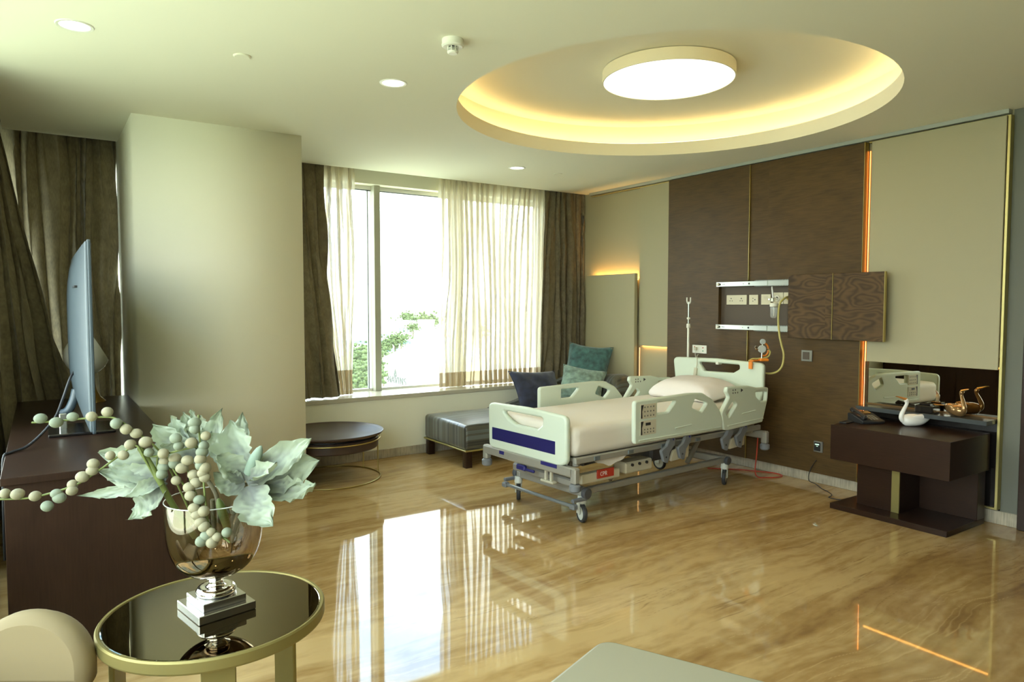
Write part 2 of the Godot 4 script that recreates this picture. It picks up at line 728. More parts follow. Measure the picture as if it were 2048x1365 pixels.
	for k in [["velvet_navy", Vector3(0.012, 0.016, 0.045), 0.5], ["velvet_teal", Vector3(0.040, 0.115, 0.110), 0.6], ["velvet_mint", Vector3(0.20, 0.30, 0.25), 0.55]]:
		m = mat(k[0], Color(1, 1, 1), 0.85)
		tex(m, cloth_tex(71 + taken.size(), k[1], k[2], 7.0, 7.0), Vector3(1.8, 1.8, 1.8), false)
		m.rim_enabled = true
		m.rim = 0.8
		m.rim_tint = 0.7
	mat("leather_dark", Color(0.060, 0.036, 0.024), 0.35)
	mat("leather_taupe", Color(0.30, 0.285, 0.20), 0.42)
	mat("seat_yellow", Color(0.22, 0.165, 0.075), 0.75)
	mat("table_glass", Color(0.21, 0.175, 0.11), 0.012, 1.0)
	mat("tv_back", Color(0.055, 0.075, 0.088), 0.34)
	mat("tv_screen", Color(0.01, 0.01, 0.012), 0.06)
	mat("globe_white", Color(0.75, 0.75, 0.68), 0.25)
	mat("gold", Color(0.72, 0.48, 0.18), 0.16, 1.0)
	mat("bronze_glaze", Color(0.32, 0.19, 0.08), 0.1, 0.6)
	mat("ceramic", Color(0.78, 0.76, 0.70), 0.12)
	mat("beak", Color(0.42, 0.16, 0.03), 0.3)
	m = mat("smoke_glass", Color(1, 1, 1), 0.02, 1.0)
	var g := Gradient.new()
	g.offsets = PackedFloat32Array([0.0, 0.40, 0.62, 1.0])
	g.colors = PackedColorArray([Color(0.56, 0.49, 0.40, 1.0), Color(0.56, 0.50, 0.42, 0.96), Color(0.62, 0.57, 0.50, 0.66), Color(0.70, 0.67, 0.62, 0.40)])
	var gt := GradientTexture2D.new()
	gt.gradient = g
	gt.width = 8
	gt.height = 256
	gt.fill_from = Vector2(0, 0)
	gt.fill_to = Vector2(0, 1)
	m.albedo_texture = gt
	m.texture_repeat = false
	m.transparency = BaseMaterial3D.TRANSPARENCY_ALPHA
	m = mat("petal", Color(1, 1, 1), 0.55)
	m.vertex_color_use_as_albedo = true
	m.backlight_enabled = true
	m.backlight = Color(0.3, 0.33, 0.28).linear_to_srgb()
	mat("silver", Color(0.55, 0.54, 0.52), 0.22, 1.0)
	m = mat("glass_rim", Color(0.75, 0.78, 0.75), 0.1)
	mat("pod", Color(0.09, 0.13, 0.02), 0.55)
	mat("stem", Color(0.12, 0.15, 0.03), 0.6)
	mat("stem_brown", Color(0.10, 0.085, 0.04), 0.7)
	mat("berry", Color(0.25, 0.225, 0.135), 0.7)
	mat("berry_green", Color(0.17, 0.195, 0.13), 0.7)
	mat("flower_cone", Color(0.22, 0.29, 0.22), 0.7)
	glow("lamp_face", Color(1.0, 0.93, 0.80), 2.2)
	glow("down_face", Color(1.0, 0.95, 0.85), 2.6)
	glow("cove_led", Color(1.0, 0.70, 0.33), 10.0)
	glow("amber_led", Color(1.0, 0.24, 0.03), 2.4)
	glow("amber_line", Color(1.0, 0.50, 0.13), 5.0)
	glow("amber_soft", Color(1.0, 0.42, 0.10), 0.9)
	glow("small_led", Color(0.5, 1.0, 0.75), 0.8)
	mat("city_wall", Color(0.75, 0.73, 0.70), 0.9)
	mat("city_pink", Color(0.80, 0.68, 0.62), 0.9)
	mat("city_blue", Color(0.12, 0.30, 0.36), 0.8)
	mat("city_window", Color(0.10, 0.12, 0.14), 0.3)
	mat("city_yellow", Color(0.85, 0.72, 0.42), 0.9)
	mat("city_roof", Color(0.82, 0.80, 0.74), 0.9)
	mat("city_ground", Color(0.55, 0.55, 0.48), 0.95)
	mat("leaf", Color(0.055, 0.085, 0.022), 0.9)
	mat("sign_ink", Color(0.06, 0.07, 0.06), 0.8)


func stripes() -> ImageTexture:
	var a := noise(83, 1.0, 3)
	return image_of(512, 8, func(i: int, _j: int) -> Vector3:
		var u := float(i) / 512.0
		var k := a.get_noise_1d(u * 22.0) * 1.6
		var c := Vector3(0.085, 0.080, 0.052)
		if k > 0.25:
			c = Vector3(0.125, 0.14, 0.125)
		elif k > 0.05:
			c = Vector3(0.070, 0.066, 0.045)
		elif k < -0.3:
			c = Vector3(0.035, 0.034, 0.026)
		return c * (1.0 + 0.25 * a.get_noise_1d(u * 160.0)))


# ---------------------------------------------------------------- the room

const WALL_X := 5.22      # face of the bed wall
const WIN_Z := -6.113     # face of the low wall under the window
const CEIL := 2.70
const COVE := Vector3(3.40, 2.70, -3.26)


func build_room() -> void:
	var st := mb()
	box2(st, Vector3(-0.6, -0.12, -6.75), Vector3(5.9, 0.0, 2.9))
	struct("floor", st, M.floor)
	# ceiling with a round opening; its rim is the fascia of the cove
	st = mb()
	var xf := Transform3D(Basis(Vector3(1, 0, 0), Vector3(0, 0, 1), Vector3(0, -1, 0)), Vector3(0, CEIL + 0.10, 0))
	plate(st, rect(-0.18, -6.21, 5.5, 2.75), [circle(Vector2(COVE.x, COVE.z), 1.35, 96)], 0.10, 0.0, xf)
	struct("ceiling", st, M.ceiling)
	st = mb()
	lathe(st, [Vector2(1.46, 0.09), Vector2(1.46, 0.262), Vector2(0, 0.262)].map(func(v): return v), COVE, 96, Transform3D.IDENTITY, false)
	struct("ceiling_cove", st, M.ceiling)
	st = mb()
	box2(st, Vector3(-0.6, 3.0, -6.75), Vector3(5.9, 3.12, 2.9))
	struct("ceiling_slab", st, M.ceiling)
	# the boxed column between the two windows
	st = mb()
	xf = Transform3D(Basis(Vector3(1, 0, 0), Vector3(0, 0, 1), Vector3(0, -1, 0)), Vector3(0, 3.0, 0))
	plate(st, PackedVector2Array([Vector2(0.535, -5.236), Vector2(0.535, -6.7), Vector2(1.48, -6.7), Vector2(1.48, -5.35), Vector2(1.65, -5.35), Vector2(1.65, -5.236)]), [], 3.0, 0.004, xf)
	struct("wall_column", st, M.paint)
	# window wall: low wall, soffit, end pieces
	st = mb()
	box2(st, Vector3(1.48, 0, WIN_Z), Vector3(5.5, 0.556, -6.70))
	struct("wall_window", st, M.paint)
	st = mb()
	box2(st, Vector3(-0.6, 0, -6.45), Vector3(0.535, 0.556, -6.70))
	struct("wall_window_corner", st, M.paint)
	st = mb()
	box2(st, Vector3(-0.6, 2.61, -6.40), Vector3(5.5, 3.0, -6.70))
	struct("wall_soffit", st, M.paint)
	st = mb()
	box2(st, Vector3(4.86, 0.55, -6.45), Vector3(5.5, 2.61, -6.70))
	struct("wall_window_end", st, M.paint)
	st = mb()
	box2(st, Vector3(1.48, 0, WIN_Z + 0.012), Vector3(5.2, 0.085, WIN_Z - 0.01), 0.003)
	struct("baseboard_window", st, M.skirting)
	# left wall with its band of windows
	st = mb()
	box2(st, Vector3(-0.42, 0, -6.7), Vector3(-0.62, 0.556, 2.8))
	struct("wall_left", st, M.paint)
	st = mb()
	box2(st, Vector3(-0.42, 2.61, -6.4), Vector3(-0.62, 3.0, 2.8))
	struct("wall_left_soffit", st, M.paint)
	st = mb()
	box2(st, Vector3(-0.42, 0.55, 0.75), Vector3(-0.62, 2.61, 2.8))
	struct("wall_left_end", st, M.paint)
	st = mb()
	box2(st, Vector3(-0.6, 0, 2.7), Vector3(5.9, 3.0, 2.9))
	struct("wall_back", st, M.wood_wall)
	# bed wall, with the niche for the mirror left open
	st = mb()
	box2(st, Vector3(WALL_X, 0, -6.7), Vector3(5.9, 3.0, -2.90))
	struct("wall_bed", st, M.cream)
	st = mb()
	box2(st, Vector3(WALL_X, 0, -1.975), Vector3(5.9, 3.0, 2.8))
	struct("wall_bed_end", st, M.grey_wall)
	st = mb()
	box2(st, Vector3(WALL_X, 1.10, -2.90), Vector3(5.9, 3.0, -1.975))
	struct("wall_bed_upper", st, M.cream)
	st = mb()
	box2(st, Vector3(WALL_X, 0, -2.90), Vector3(5.9, 1.10, -1.975))
	struct("wall_niche_back", st, M.black_gloss)
	st = mb()
	box2(st, Vector3(WALL_X - 0.014, 0, -4.93), Vector3(WALL_X + 0.01, 0.088, -1.87), 0.003)
	struct("baseboard_bed", st, M.skirting)
	# cornice strip under the ceiling of the bed wall
	st = mb()
	box2(st, Vector3(5.165, 2.672, -6.1), Vector3(WALL_X + 0.01, 2.70, -1.985), 0.002)
	struct("trim_cornice", st, M.cornice)
	# dark door leaf at the right end of the bed wall
	st = mb()
	box2(st, Vector3(5.17, 0.0, -1.86), Vector3(5.23, 2.62, -0.9), 0.004)
	struct("door_entry", st, M.wood_dark)


func board(called: String, parent: Node, material: Material, a: Vector3, b: Vector3, bev := 0.002) -> MeshInstance3D:
	var st := mb()
	box2(st, a, b, bev)
	return obj(called, st, material, parent)


func area(called: String, parent: Node, at: Vector3, dir: Vector3, along: Vector3, size: Vector2, c: Color, energy: float) -> void:
	# area_size.x runs along «along»; light leaves towards «dir»
	var l := AreaLight3D.new()
	l.name = called
	l.area_size = size
	l.light_color = c.linear_to_srgb()
	l.light_energy = energy
	l.area_normalize_energy = true
	l.shadow_enabled = true
	l.area_range = 12.0
	var z := -dir.normalized()
	var x := along.normalized()
	l.transform = Transform3D(Basis(x, z.cross(x), z), at)
	parent.add_child(l, true)


func build_bed_wall() -> void:
	var fx := 5.15   # face of the timber cladding
	# timber cladding: two tall panels; the recess for the services is cut out of the seam
	var t := thing("timber_panel", "dark walnut wall panel left of the brass seam behind the bed", "wall panel", Vector3(fx, 0, 0))
	var st := mb()
	var xf := Transform3D(Basis(Vector3(0, 0, 1), Vector3(0, 1, 0), Vector3(-1, 0, 0)), Vector3(0.06, 0, 0))
	plate(st, PackedVector2Array([Vector2(-4.88, 0.09), Vector2(-3.935, 0.09), Vector2(-3.935, 1.235), Vector2(-4.255, 1.235), Vector2(-4.255, 1.645), Vector2(-3.935, 1.645), Vector2(-3.935, 2.662), Vector2(-4.88, 2.662)]), [], 0.06, 0.0, xf)
	obj("panel_board", st, M.wood_wall, t)
	t = thing("timber_panel", "dark walnut wall panel between the brass seam and the amber light strip", "wall panel", Vector3(fx + 0.005, 0, 0))
	st = mb()
	plate(st, PackedVector2Array([Vector2(-3.93, 0.09), Vector2(-2.915, 0.09), Vector2(-2.915, 2.662), Vector2(-3.93, 2.662), Vector2(-3.93, 1.645), Vector2(-3.50, 1.645), Vector2(-3.50, 1.235), Vector2(-3.93, 1.235)]), [], 0.055, 0.0, xf)
	obj("panel_board", st, M.wood_wall, t)
	for s in [[-3.9325, 0.09, 1.22, "brass seam strip on the timber wall, below the service recess"], [-3.9325, 1.66, 2.662, "brass seam strip on the timber wall, above the service recess"], [-2.913, 0.09, 2.662, "brass edging strip on the timber wall beside the amber light"]]:
		st = mb()
		box2(st, Vector3(fx - 0.004, s[1], s[0] - 0.003), Vector3(fx + 0.05, s[2], s[0] + 0.002), 0.001)
		tag(obj("brass_strip", st, M.brass, self), s[3], "trim strip", "brass strips of the timber wall")
	# services recess
	t = thing("service_recess", "brown recess panel holding the sockets above the headboard", "recess panel", Vector3(5.19, 0, 0))
	board("back_panel", t, M.service_back, Vector3(0.0, 1.235, -4.255), Vector3(0.02, 1.645, -3.50), 0.0)
	for yy in [1.637, 1.243]:
		board("frame_strip", t, M.service_back, Vector3(-0.035, yy - 0.006, -4.253), Vector3(0.0, yy + 0.006, -3.502), 0.001)
	# drawer slides carrying the sliding boards
	for s in [[1.632, "upper telescopic steel slide of the sliding timber boards"], [1.248, "lower telescopic steel slide of the sliding timber boards"]]:
		t = thing("drawer_slide", s[1], "drawer slide", Vector3(5.125, s[0], 0), 0, "slides above the headboard")
		board("inner_rail", t, M.steel, Vector3(-0.002, -0.021, -4.262), Vector3(0.006, 0.021, -3.72), 0.002)
		board("outer_rail", t, M.steel, Vector3(0.006, -0.025, -3.86), Vector3(0.022, 0.025, -3.30), 0.003)
		for e in [-1.0, 1.0]:
			board("rail_lip", t, M.steel, Vector3(-0.004, e * 0.024 - 0.003, -3.84), Vector3(0.006, e * 0.024 + 0.003, -3.50), 0.001)
			var mt := mb()
			for k in 22:
				box2(mt, Vector3(-0.006, e * 0.024 - 0.0035, -3.835 + k * 0.0148), Vector3(-0.004, e * 0.024 + 0.0035, -3.829 + k * 0.0148))
			var bl := obj("ball_cage", mt, M.steel_dark, t)
			bl.set_meta("kind", "stuff")
		var cy := mb()
		var side := Transform3D(Basis(Vector3(0, 0, 1), Vector3(-1, 0, 0), Vector3(0, -1, 0)), Vector3.ZERO)
		cyl(cy, Vector3.ZERO, 0.013, 0.018, 16, 0.002, Transform3D(side.basis, Vector3(-0.002, 0.0, -4.235)))
		obj("bumper", cy, M.plastic_white, t)
		for z in [-4.218, -4.19, -4.178, -4.166, -3.965, -3.905]:
			var big: bool = z < -4.2 or z > -3.91
			cy = mb()
			cyl(cy, Vector3.ZERO, 0.008 if big else 0.0035, 0.003, 12, 0.0, Transform3D(side.basis, Vector3(-0.001, 0.0, z)))
			obj("rail_hole", cy, M.socket_hole, t)
	# two sliding timber boards pushed to the right
	t = thing("sliding_board", "figured walnut sliding board on slides, the one nearer the sockets", "sliding board", Vector3(5.075, 0, 0), 0, "sliding boards")
	board("board_face", t, M.wood_board, Vector3(0, 1.178, -3.487), Vector3(0.022, 1.690, -3.103))
	board("edge_strip", t, M.brass, Vector3(-0.003, 1.178, -3.1025), Vector3(0.022, 1.690, -3.097), 0.001)
	t = thing("sliding_board", "figured walnut sliding board overhanging the cream panel on the right", "sliding board", Vector3(5.075, 0, 0), 0, "sliding boards")
	board("board_face", t, M.wood_board, Vector3(0, 1.178, -3.0965), Vector3(0.022, 1.690, -2.702))
	board("edge_strip", t, M.brass, Vector3(-0.003, 1.178, -2.7015), Vector3(0.022, 1.690, -2.695), 0.001)
	# cream panels
	t = thing("cream_panel", "large cream wall panel over the mirror niche", "wall panel", Vector3(5.185, 0, 0), 0, "cream panels of the bed wall")
	board("panel_board", t, M.cream, Vector3(-0.02, 1.022, -2.872), Vector3(-0.005, 2.66, -1.995), 0.003)
	t = thing("cream_panel", "tall cream wall panel beside the timber wall with amber light under it", "wall panel", Vector3(5.185, 0, 0), 0, "cream panels of the bed wall")
	board("panel_board", t, M.cream, Vector3(0, 1.024, -5.315), Vector3(0.02, 2.662, -4.895), 0.003)
	t = thing("cream_panel", "low cream panel behind the chaise cushions with amber light over it", "wall panel", Vector3(5.13, 0, 0), 0, "cream panels of the bed wall")
	board("panel_board", t, M.cream, Vector3(0, 0.0, -6.09), Vector3(0.045, 1.774, -5.325), 0.003)
	# brass trims round the niche
	t = thing("brass_upright", "tall brass upright at the right edge of the niche", "trim strip", Vector3(5.17, 0, 0))
	board("upright", t, M.brass_satin, Vector3(0, 0.10, -1.990), Vector3(0.05, 2.662, -1.972), 0.002)
	board("foot_rail", t, M.brass_satin, Vector3(0.005, 0.10, -2.87), Vector3(0.05, 0.112, -1.990), 0.001)
	t = thing("brass_line", "slim brass line under the cornice of the bed wall", "trim strip", Vector3(5.18, 0, 0))
	board("line", t, M.brass_satin, Vector3(0, 2.655, -6.08), Vector3(0.03, 2.665, -4.90), 0.001)
	board("line", t, M.brass_satin, Vector3(0, 2.655, -2.90), Vector3(0.03, 2.665, -1.99), 0.001)
	# mirror and the shelf under it
	t = thing("wall_mirror", "wall mirror under the large cream panel, reflecting the bed", "mirror", Vector3(5.195, 0, 0))
	board("glass", t, M.mirror, Vector3(0, 0.708, -2.868), Vector3(0.008, 1.04, -1.995), 0.0)
	board("backing", t, M.black, Vector3(0.008, 0.708, -2.868), Vector3(0.022, 1.04, -1.995), 0.0)
	t = thing("wall_shelf", "dark glossy shelf under the wall mirror", "shelf", Vector3(0, 0, 0))
	board("shelf_board", t, M.shelf_gloss, Vector3(5.03, 0.668, -2.868), Vector3(5.195, 0.698, -1.995), 0.002)
	board("lower_panel", t, M.black_gloss, Vector3(5.185, 0.114, -2.868), Vector3(5.205, 0.668, -1.995), 0.0)
	board("back_strip", t, M.bronze_glaze, Vector3(5.188, 0.698, -2.868), Vector3(5.195, 0.708, -1.995), 0.001)
	t = thing("mirror_jamb", "narrow timber jamb between the amber light and the mirror", "jamb", Vector3(0, 0, 0))
	board("jamb", t, M.wood_wall, Vector3(5.188, 0.112, -2.892), Vector3(5.215, 1.02, -2.870), 0.0)
	# amber light strips
	t = thing("amber_light", "vertical amber light strip at the edge of the timber wall", "light strip", Vector3(5.2, 0, 0), 0, "amber wall light strips")
	board("led_light", t, M.amber_led, Vector3(0.004, 0.14, -2.906), Vector3(0.012, 2.60, -2.900), 0.0)
	area("glow_light", t, Vector3(0.0, 1.37, -2.898), Vector3(-0.4, 0, 1), Vector3.UP, Vector2(2.4, 0.008), Color(1.0, 0.30, 0.05), 0.04)
	t = thing("amber_light", "amber light strip under the large cream panel over the mirror", "light strip", Vector3(5.172, 1.032, 0), 0, "amber wall light strips")
	board("led_light", t, M.amber_line, Vector3(0.010, -0.003, -2.86), Vector3(0.018, 0.004, -2.0), 0.0)
	area("glow_light", t, Vector3(0.014, -0.005, -2.43), Vector3.DOWN, Vector3(0, 0, 1), Vector2(0.86, 0.01), Color(1.0, 0.45, 0.10), 0.05)
	t = thing("amber_light", "amber light strip under the tall cream panel by the timber wall", "light strip", Vector3(5.206, 1.03, 0), 0, "amber wall light strips")
	board("led_light", t, M.amber_line, Vector3(0.0, -0.002, -5.30), Vector3(0.008, 0.008, -4.90), 0.0)
	area("glow_light", t, Vector3(0.004, -0.004, -5.10), Vector3(0.25, -1, 0), Vector3(0, 0, 1), Vector2(0.38, 0.008), Color(1.0, 0.52, 0.14), 0.045)
	t = thing("amber_light", "amber light strip over the low cream panel behind the chaise", "light strip", Vector3(5.179, 1.715, 0), 0, "amber wall light strips")
	board("led_light", t, M.amber_line, Vector3(0.0, -0.008, -6.08), Vector3(0.010, 0.002, -5.33), 0.0)
	area("glow_light", t, Vector3(0.006, 0.004, -5.70), Vector3(0.15, 1, 0), Vector3(0, 0, 1), Vector2(0.72, 0.01), Color(1.0, 0.52, 0.14), 0.42)
	t = thing("amber_light", "upright amber light strip between the low and the tall cream panel", "light strip", Vector3(5.20, 0, -5.322), 0, "amber wall light strips")
	board("led_light", t, M.amber_soft, Vector3(0.004, 0.2, -0.004), Vector3(0.012, 1.0, 0.003), 0.0)
	area("glow_light", t, Vector3(-0.002, 0.6, 0.006), Vector3(-0.6, 0, 1), Vector3.UP, Vector2(0.8, 0.008), Color(1.0, 0.52, 0.14), 0.0025)


func curtain(called: String, label: String, material: Material, hem: Material, p: Dictionary) -> Node3D:
	# p: top a->b, bottom a->b (Vector3), folds, amp_top, amp_bottom, seed, hem height
	var t := thing(called, label, "curtain", Vector3.ZERO, 0, p.get("group", ""))
	var n := noise(p.seed, 1.0, 2)
	var ta: Vector3 = p.ta
	var tb: Vector3 = p.tb
	var ba: Vector3 = p.ba
	var bb: Vector3 = p.bb
	var out: Vector3 = (tb - ta).cross(Vector3.UP).normalized()
	var f := func(u: float, v: float) -> Vector3:
		var s := pow(v, p.get("power", 1.0))
		var a := ta.lerp(ba, s)
		a.y = lerpf(ta.y, ba.y, v)
		var b := tb.lerp(bb, s)
		b.y = lerpf(tb.y, bb.y, v)
		var bow := Vector3.ZERO
		if p.has("bow"):
			bow = p.bow * (4.0 * u * (1.0 - u) * s)
		var ph: float = u * p.folds * TAU + n.get_noise_2d(u * 3.0, v * 0.8) * 5.0
		var amp := lerpf(p.at, p.ab, v) * (0.75 + 0.5 * n.get_noise_2d(u * 5.0 + 20.0, v))
		var w := sin(ph) + 0.35 * sin(2.0 * ph + 1.0 + 2.0 * n.get_noise_2d(u * 2.0, v * 2.0))
		var along: Vector3 = (b - a) * (p.get("lap", 0.12) / maxf(p.folds, 1.0)) * sin(2.0 * ph)
		return a.lerp(b, u) + bow + out * amp * w + along
	var hv: float = p.get("hem", 0.05)
	var st := mb()
	sheet(st, int(p.folds * 14), 26, func(u: float, v: float) -> Vector3: return f.call(u, v * (1.0 - hv)))
	obj("cloth", st, material, t)
	st = mb()
	sheet(st, int(p.folds * 14), 3, func(u: float, v: float) -> Vector3: return f.call(u, 1.0 - hv + v * hv))
	obj("hem", st, hem, t)
	return t


func build_windows() -> void:
	# sill
	var st := mb()
	box2(st, Vector3(1.48, 0.556, WIN_Z + 0.012), Vector3(5.21, 0.595, -6.62), 0.003)
	struct("trim_sill", st, M.sill)
	# main window: frame, mullions, panes
	var w := Node3D.new()
	w.name = "window_1"
	w.set_meta("kind", "structure")
	add_child(w)
	var bars := [[1.48, 1.55], [2.735, 2.80], [3.66, 3.73], [4.79, 4.86]]
	for b in bars:
		st = mb()
		box2(st, Vector3(b[0], 0.595, -6.455), Vector3(b[1], 2.61, -6.64), 0.003)
		obj("mullion", st, M.frame, w)
		st = mb()
		box2(st, Vector3(b[0] - 0.035, 0.595, -6.545), Vector3(b[0] - 0.026, 2.61, -6.575))
		obj("gasket", st, M.steel_dark, w)
	st = mb()
	box2(st, Vector3(1.55, 2.575, -6.53), Vector3(4.79, 2.61, -6.60))
	obj("head_rail", st, M.frame_white, w)
	st = mb()
	box2(st, Vector3(1.55, 2.567, -6.545), Vector3(4.79, 2.575, -6.58))
	obj("gasket", st, M.steel_dark, w)
	st = mb()
	box2(st, Vector3(1.55, 0.595, -6.54), Vector3(4.79, 0.615, -6.60))
	obj("bottom_rail", st, M.frame_white, w)
	for k in 3:
		st = mb()
		box2(st, Vector3(bars[k][1], 0.6, -6.563), Vector3(bars[k + 1][0], 2.60, -6.557))
		obj("pane", st, M.pane, w)
	# corner window behind the television
	w = Node3D.new()
	w.name = "window_2"
	w.set_meta("kind", "structure")
	add_child(w)
	st = mb()
	box2(st, Vector3(-0.42, 0.556, -6.557), Vector3(0.535, 2.61, -6.563))
	obj("pane", st, M.pane, w)
	st = mb()
	box2(st, Vector3(-0.50, 0.55, -6.45), Vector3(-0.42, 2.61, -6.64))
	obj("mullion", st, M.frame, w)
	# windows of the left wall
	w = Node3D.new()
	w.name = "window_3"
	w.set_meta("kind", "structure")
	add_child(w)
	var zs := [-6.38, -4.63, -3.32, -1.95, -0.58, 0.72]
	for k in zs.size():
		st = mb()
		box2(st, Vector3(-0.46, 0.556, zs[k] - 0.035), Vector3(-0.60, 2.61, zs[k] + 0.035), 0.003)
		obj("mullion", st, M.frame, w)
		if k < zs.size() - 1:
			st = mb()
			box2(st, Vector3(-0.543, 0.556, zs[k] + 0.035), Vector3(-0.537, 2.61, zs[k + 1] - 0.035))
			obj("pane", st, M.pane, w)
	# heavy drapes
	curtain("drape", "brown velvet drape at the left end of the bright window", M.drape, M.drape, {"ta": Vector3(1.50, 2.82, -6.27), "tb": Vector3(2.155, 2.82, -6.27), "ba": Vector3(1.56, 0.603, -6.19), "bb": Vector3(2.295, 0.603, -6.20), "folds": 6.0, "at": 0.022, "ab": 0.045, "seed": 3, "power": 1.5, "hem": 0.05, "group": "velvet drapes"})
	curtain("drape", "brown velvet drape hanging behind the chaise cushions at the right of the window", M.drape, M.drape, {"ta": Vector3(4.655, 2.82, -6.26), "tb": Vector3(5.20, 2.82, -6.26), "ba": Vector3(4.575, 0.605, -6.24), "bb": Vector3(5.19, 0.605, -6.22), "folds": 6.0, "at": 0.03, "ab": 0.045, "seed": 8, "hem": 0.05, "group": "velvet drapes"})
	curtain("drape", "closed brown velvet drape behind the television", M.drape, M.drape, {"ta": Vector3(-0.36, 2.82, -6.32), "tb": Vector3(0.545, 2.82, -6.32), "ba": Vector3(-0.36, 0.02, -6.32), "bb": Vector3(0.53, 0.02, -6.30), "folds": 8.0, "at": 0.040, "ab": 0.048, "seed": 14, "hem": 0.05, "group": "velvet drapes"})
	curtain("drape", "daylit brown velvet drape at the far left edge beside the console", M.drape, M.drape, {"ta": Vector3(-0.24, 2.82, -6.24), "tb": Vector3(-0.32, 2.82, -4.55), "ba": Vector3(0.36, 0.02, -6.20), "bb": Vector3(-0.31, 0.02, -4.55), "bow": Vector3(-0.27, 0, -0.42), "folds": 8.0, "at": 0.03, "ab": 0.05, "seed": 19, "power": 1.0, "hem": 0.05, "group": "velvet drapes"})
	# sheers
	curtain("sheer_curtain", "narrow beige sheer curtain beside the left velvet drape", M.sheer, M.sheer_hem, {"ta": Vector3(2.10, 2.80, -6.34), "tb": Vector3(2.50, 2.80, -6.34), "ba": Vector3(2.31, 0.60, -6.33), "bb": Vector3(2.44, 0.60, -6.33), "folds": 6.0, "at": 0.020, "ab": 0.012, "lap": 0.30, "seed": 23, "power": 2.2, "hem": 0.105, "group": "sheer curtains"})
	curtain("sheer_curtain", "wide beige sheer curtain over the right half of the window", M.sheer, M.sheer_hem, {"ta": Vector3(3.40, 2.80, -6.34), "tb": Vector3(4.76, 2.80, -6.34), "ba": Vector3(3.385, 0.60, -6.34), "bb": Vector3(4.72, 0.60, -6.34), "folds": 19.0, "at": 0.026, "ab": 0.034, "lap": 0.30, "seed": 29, "hem": 0.067, "group": "sheer curtains"})
	# curtain track
	st = mb()
	box2(st, Vector3(1.49, 2.84, -6.36), Vector3(5.2, 2.86, -6.24))
	tag(obj("curtain_track", st, M.plastic_white), "white curtain track hidden in the ceiling slot over the bright window", "curtain track")


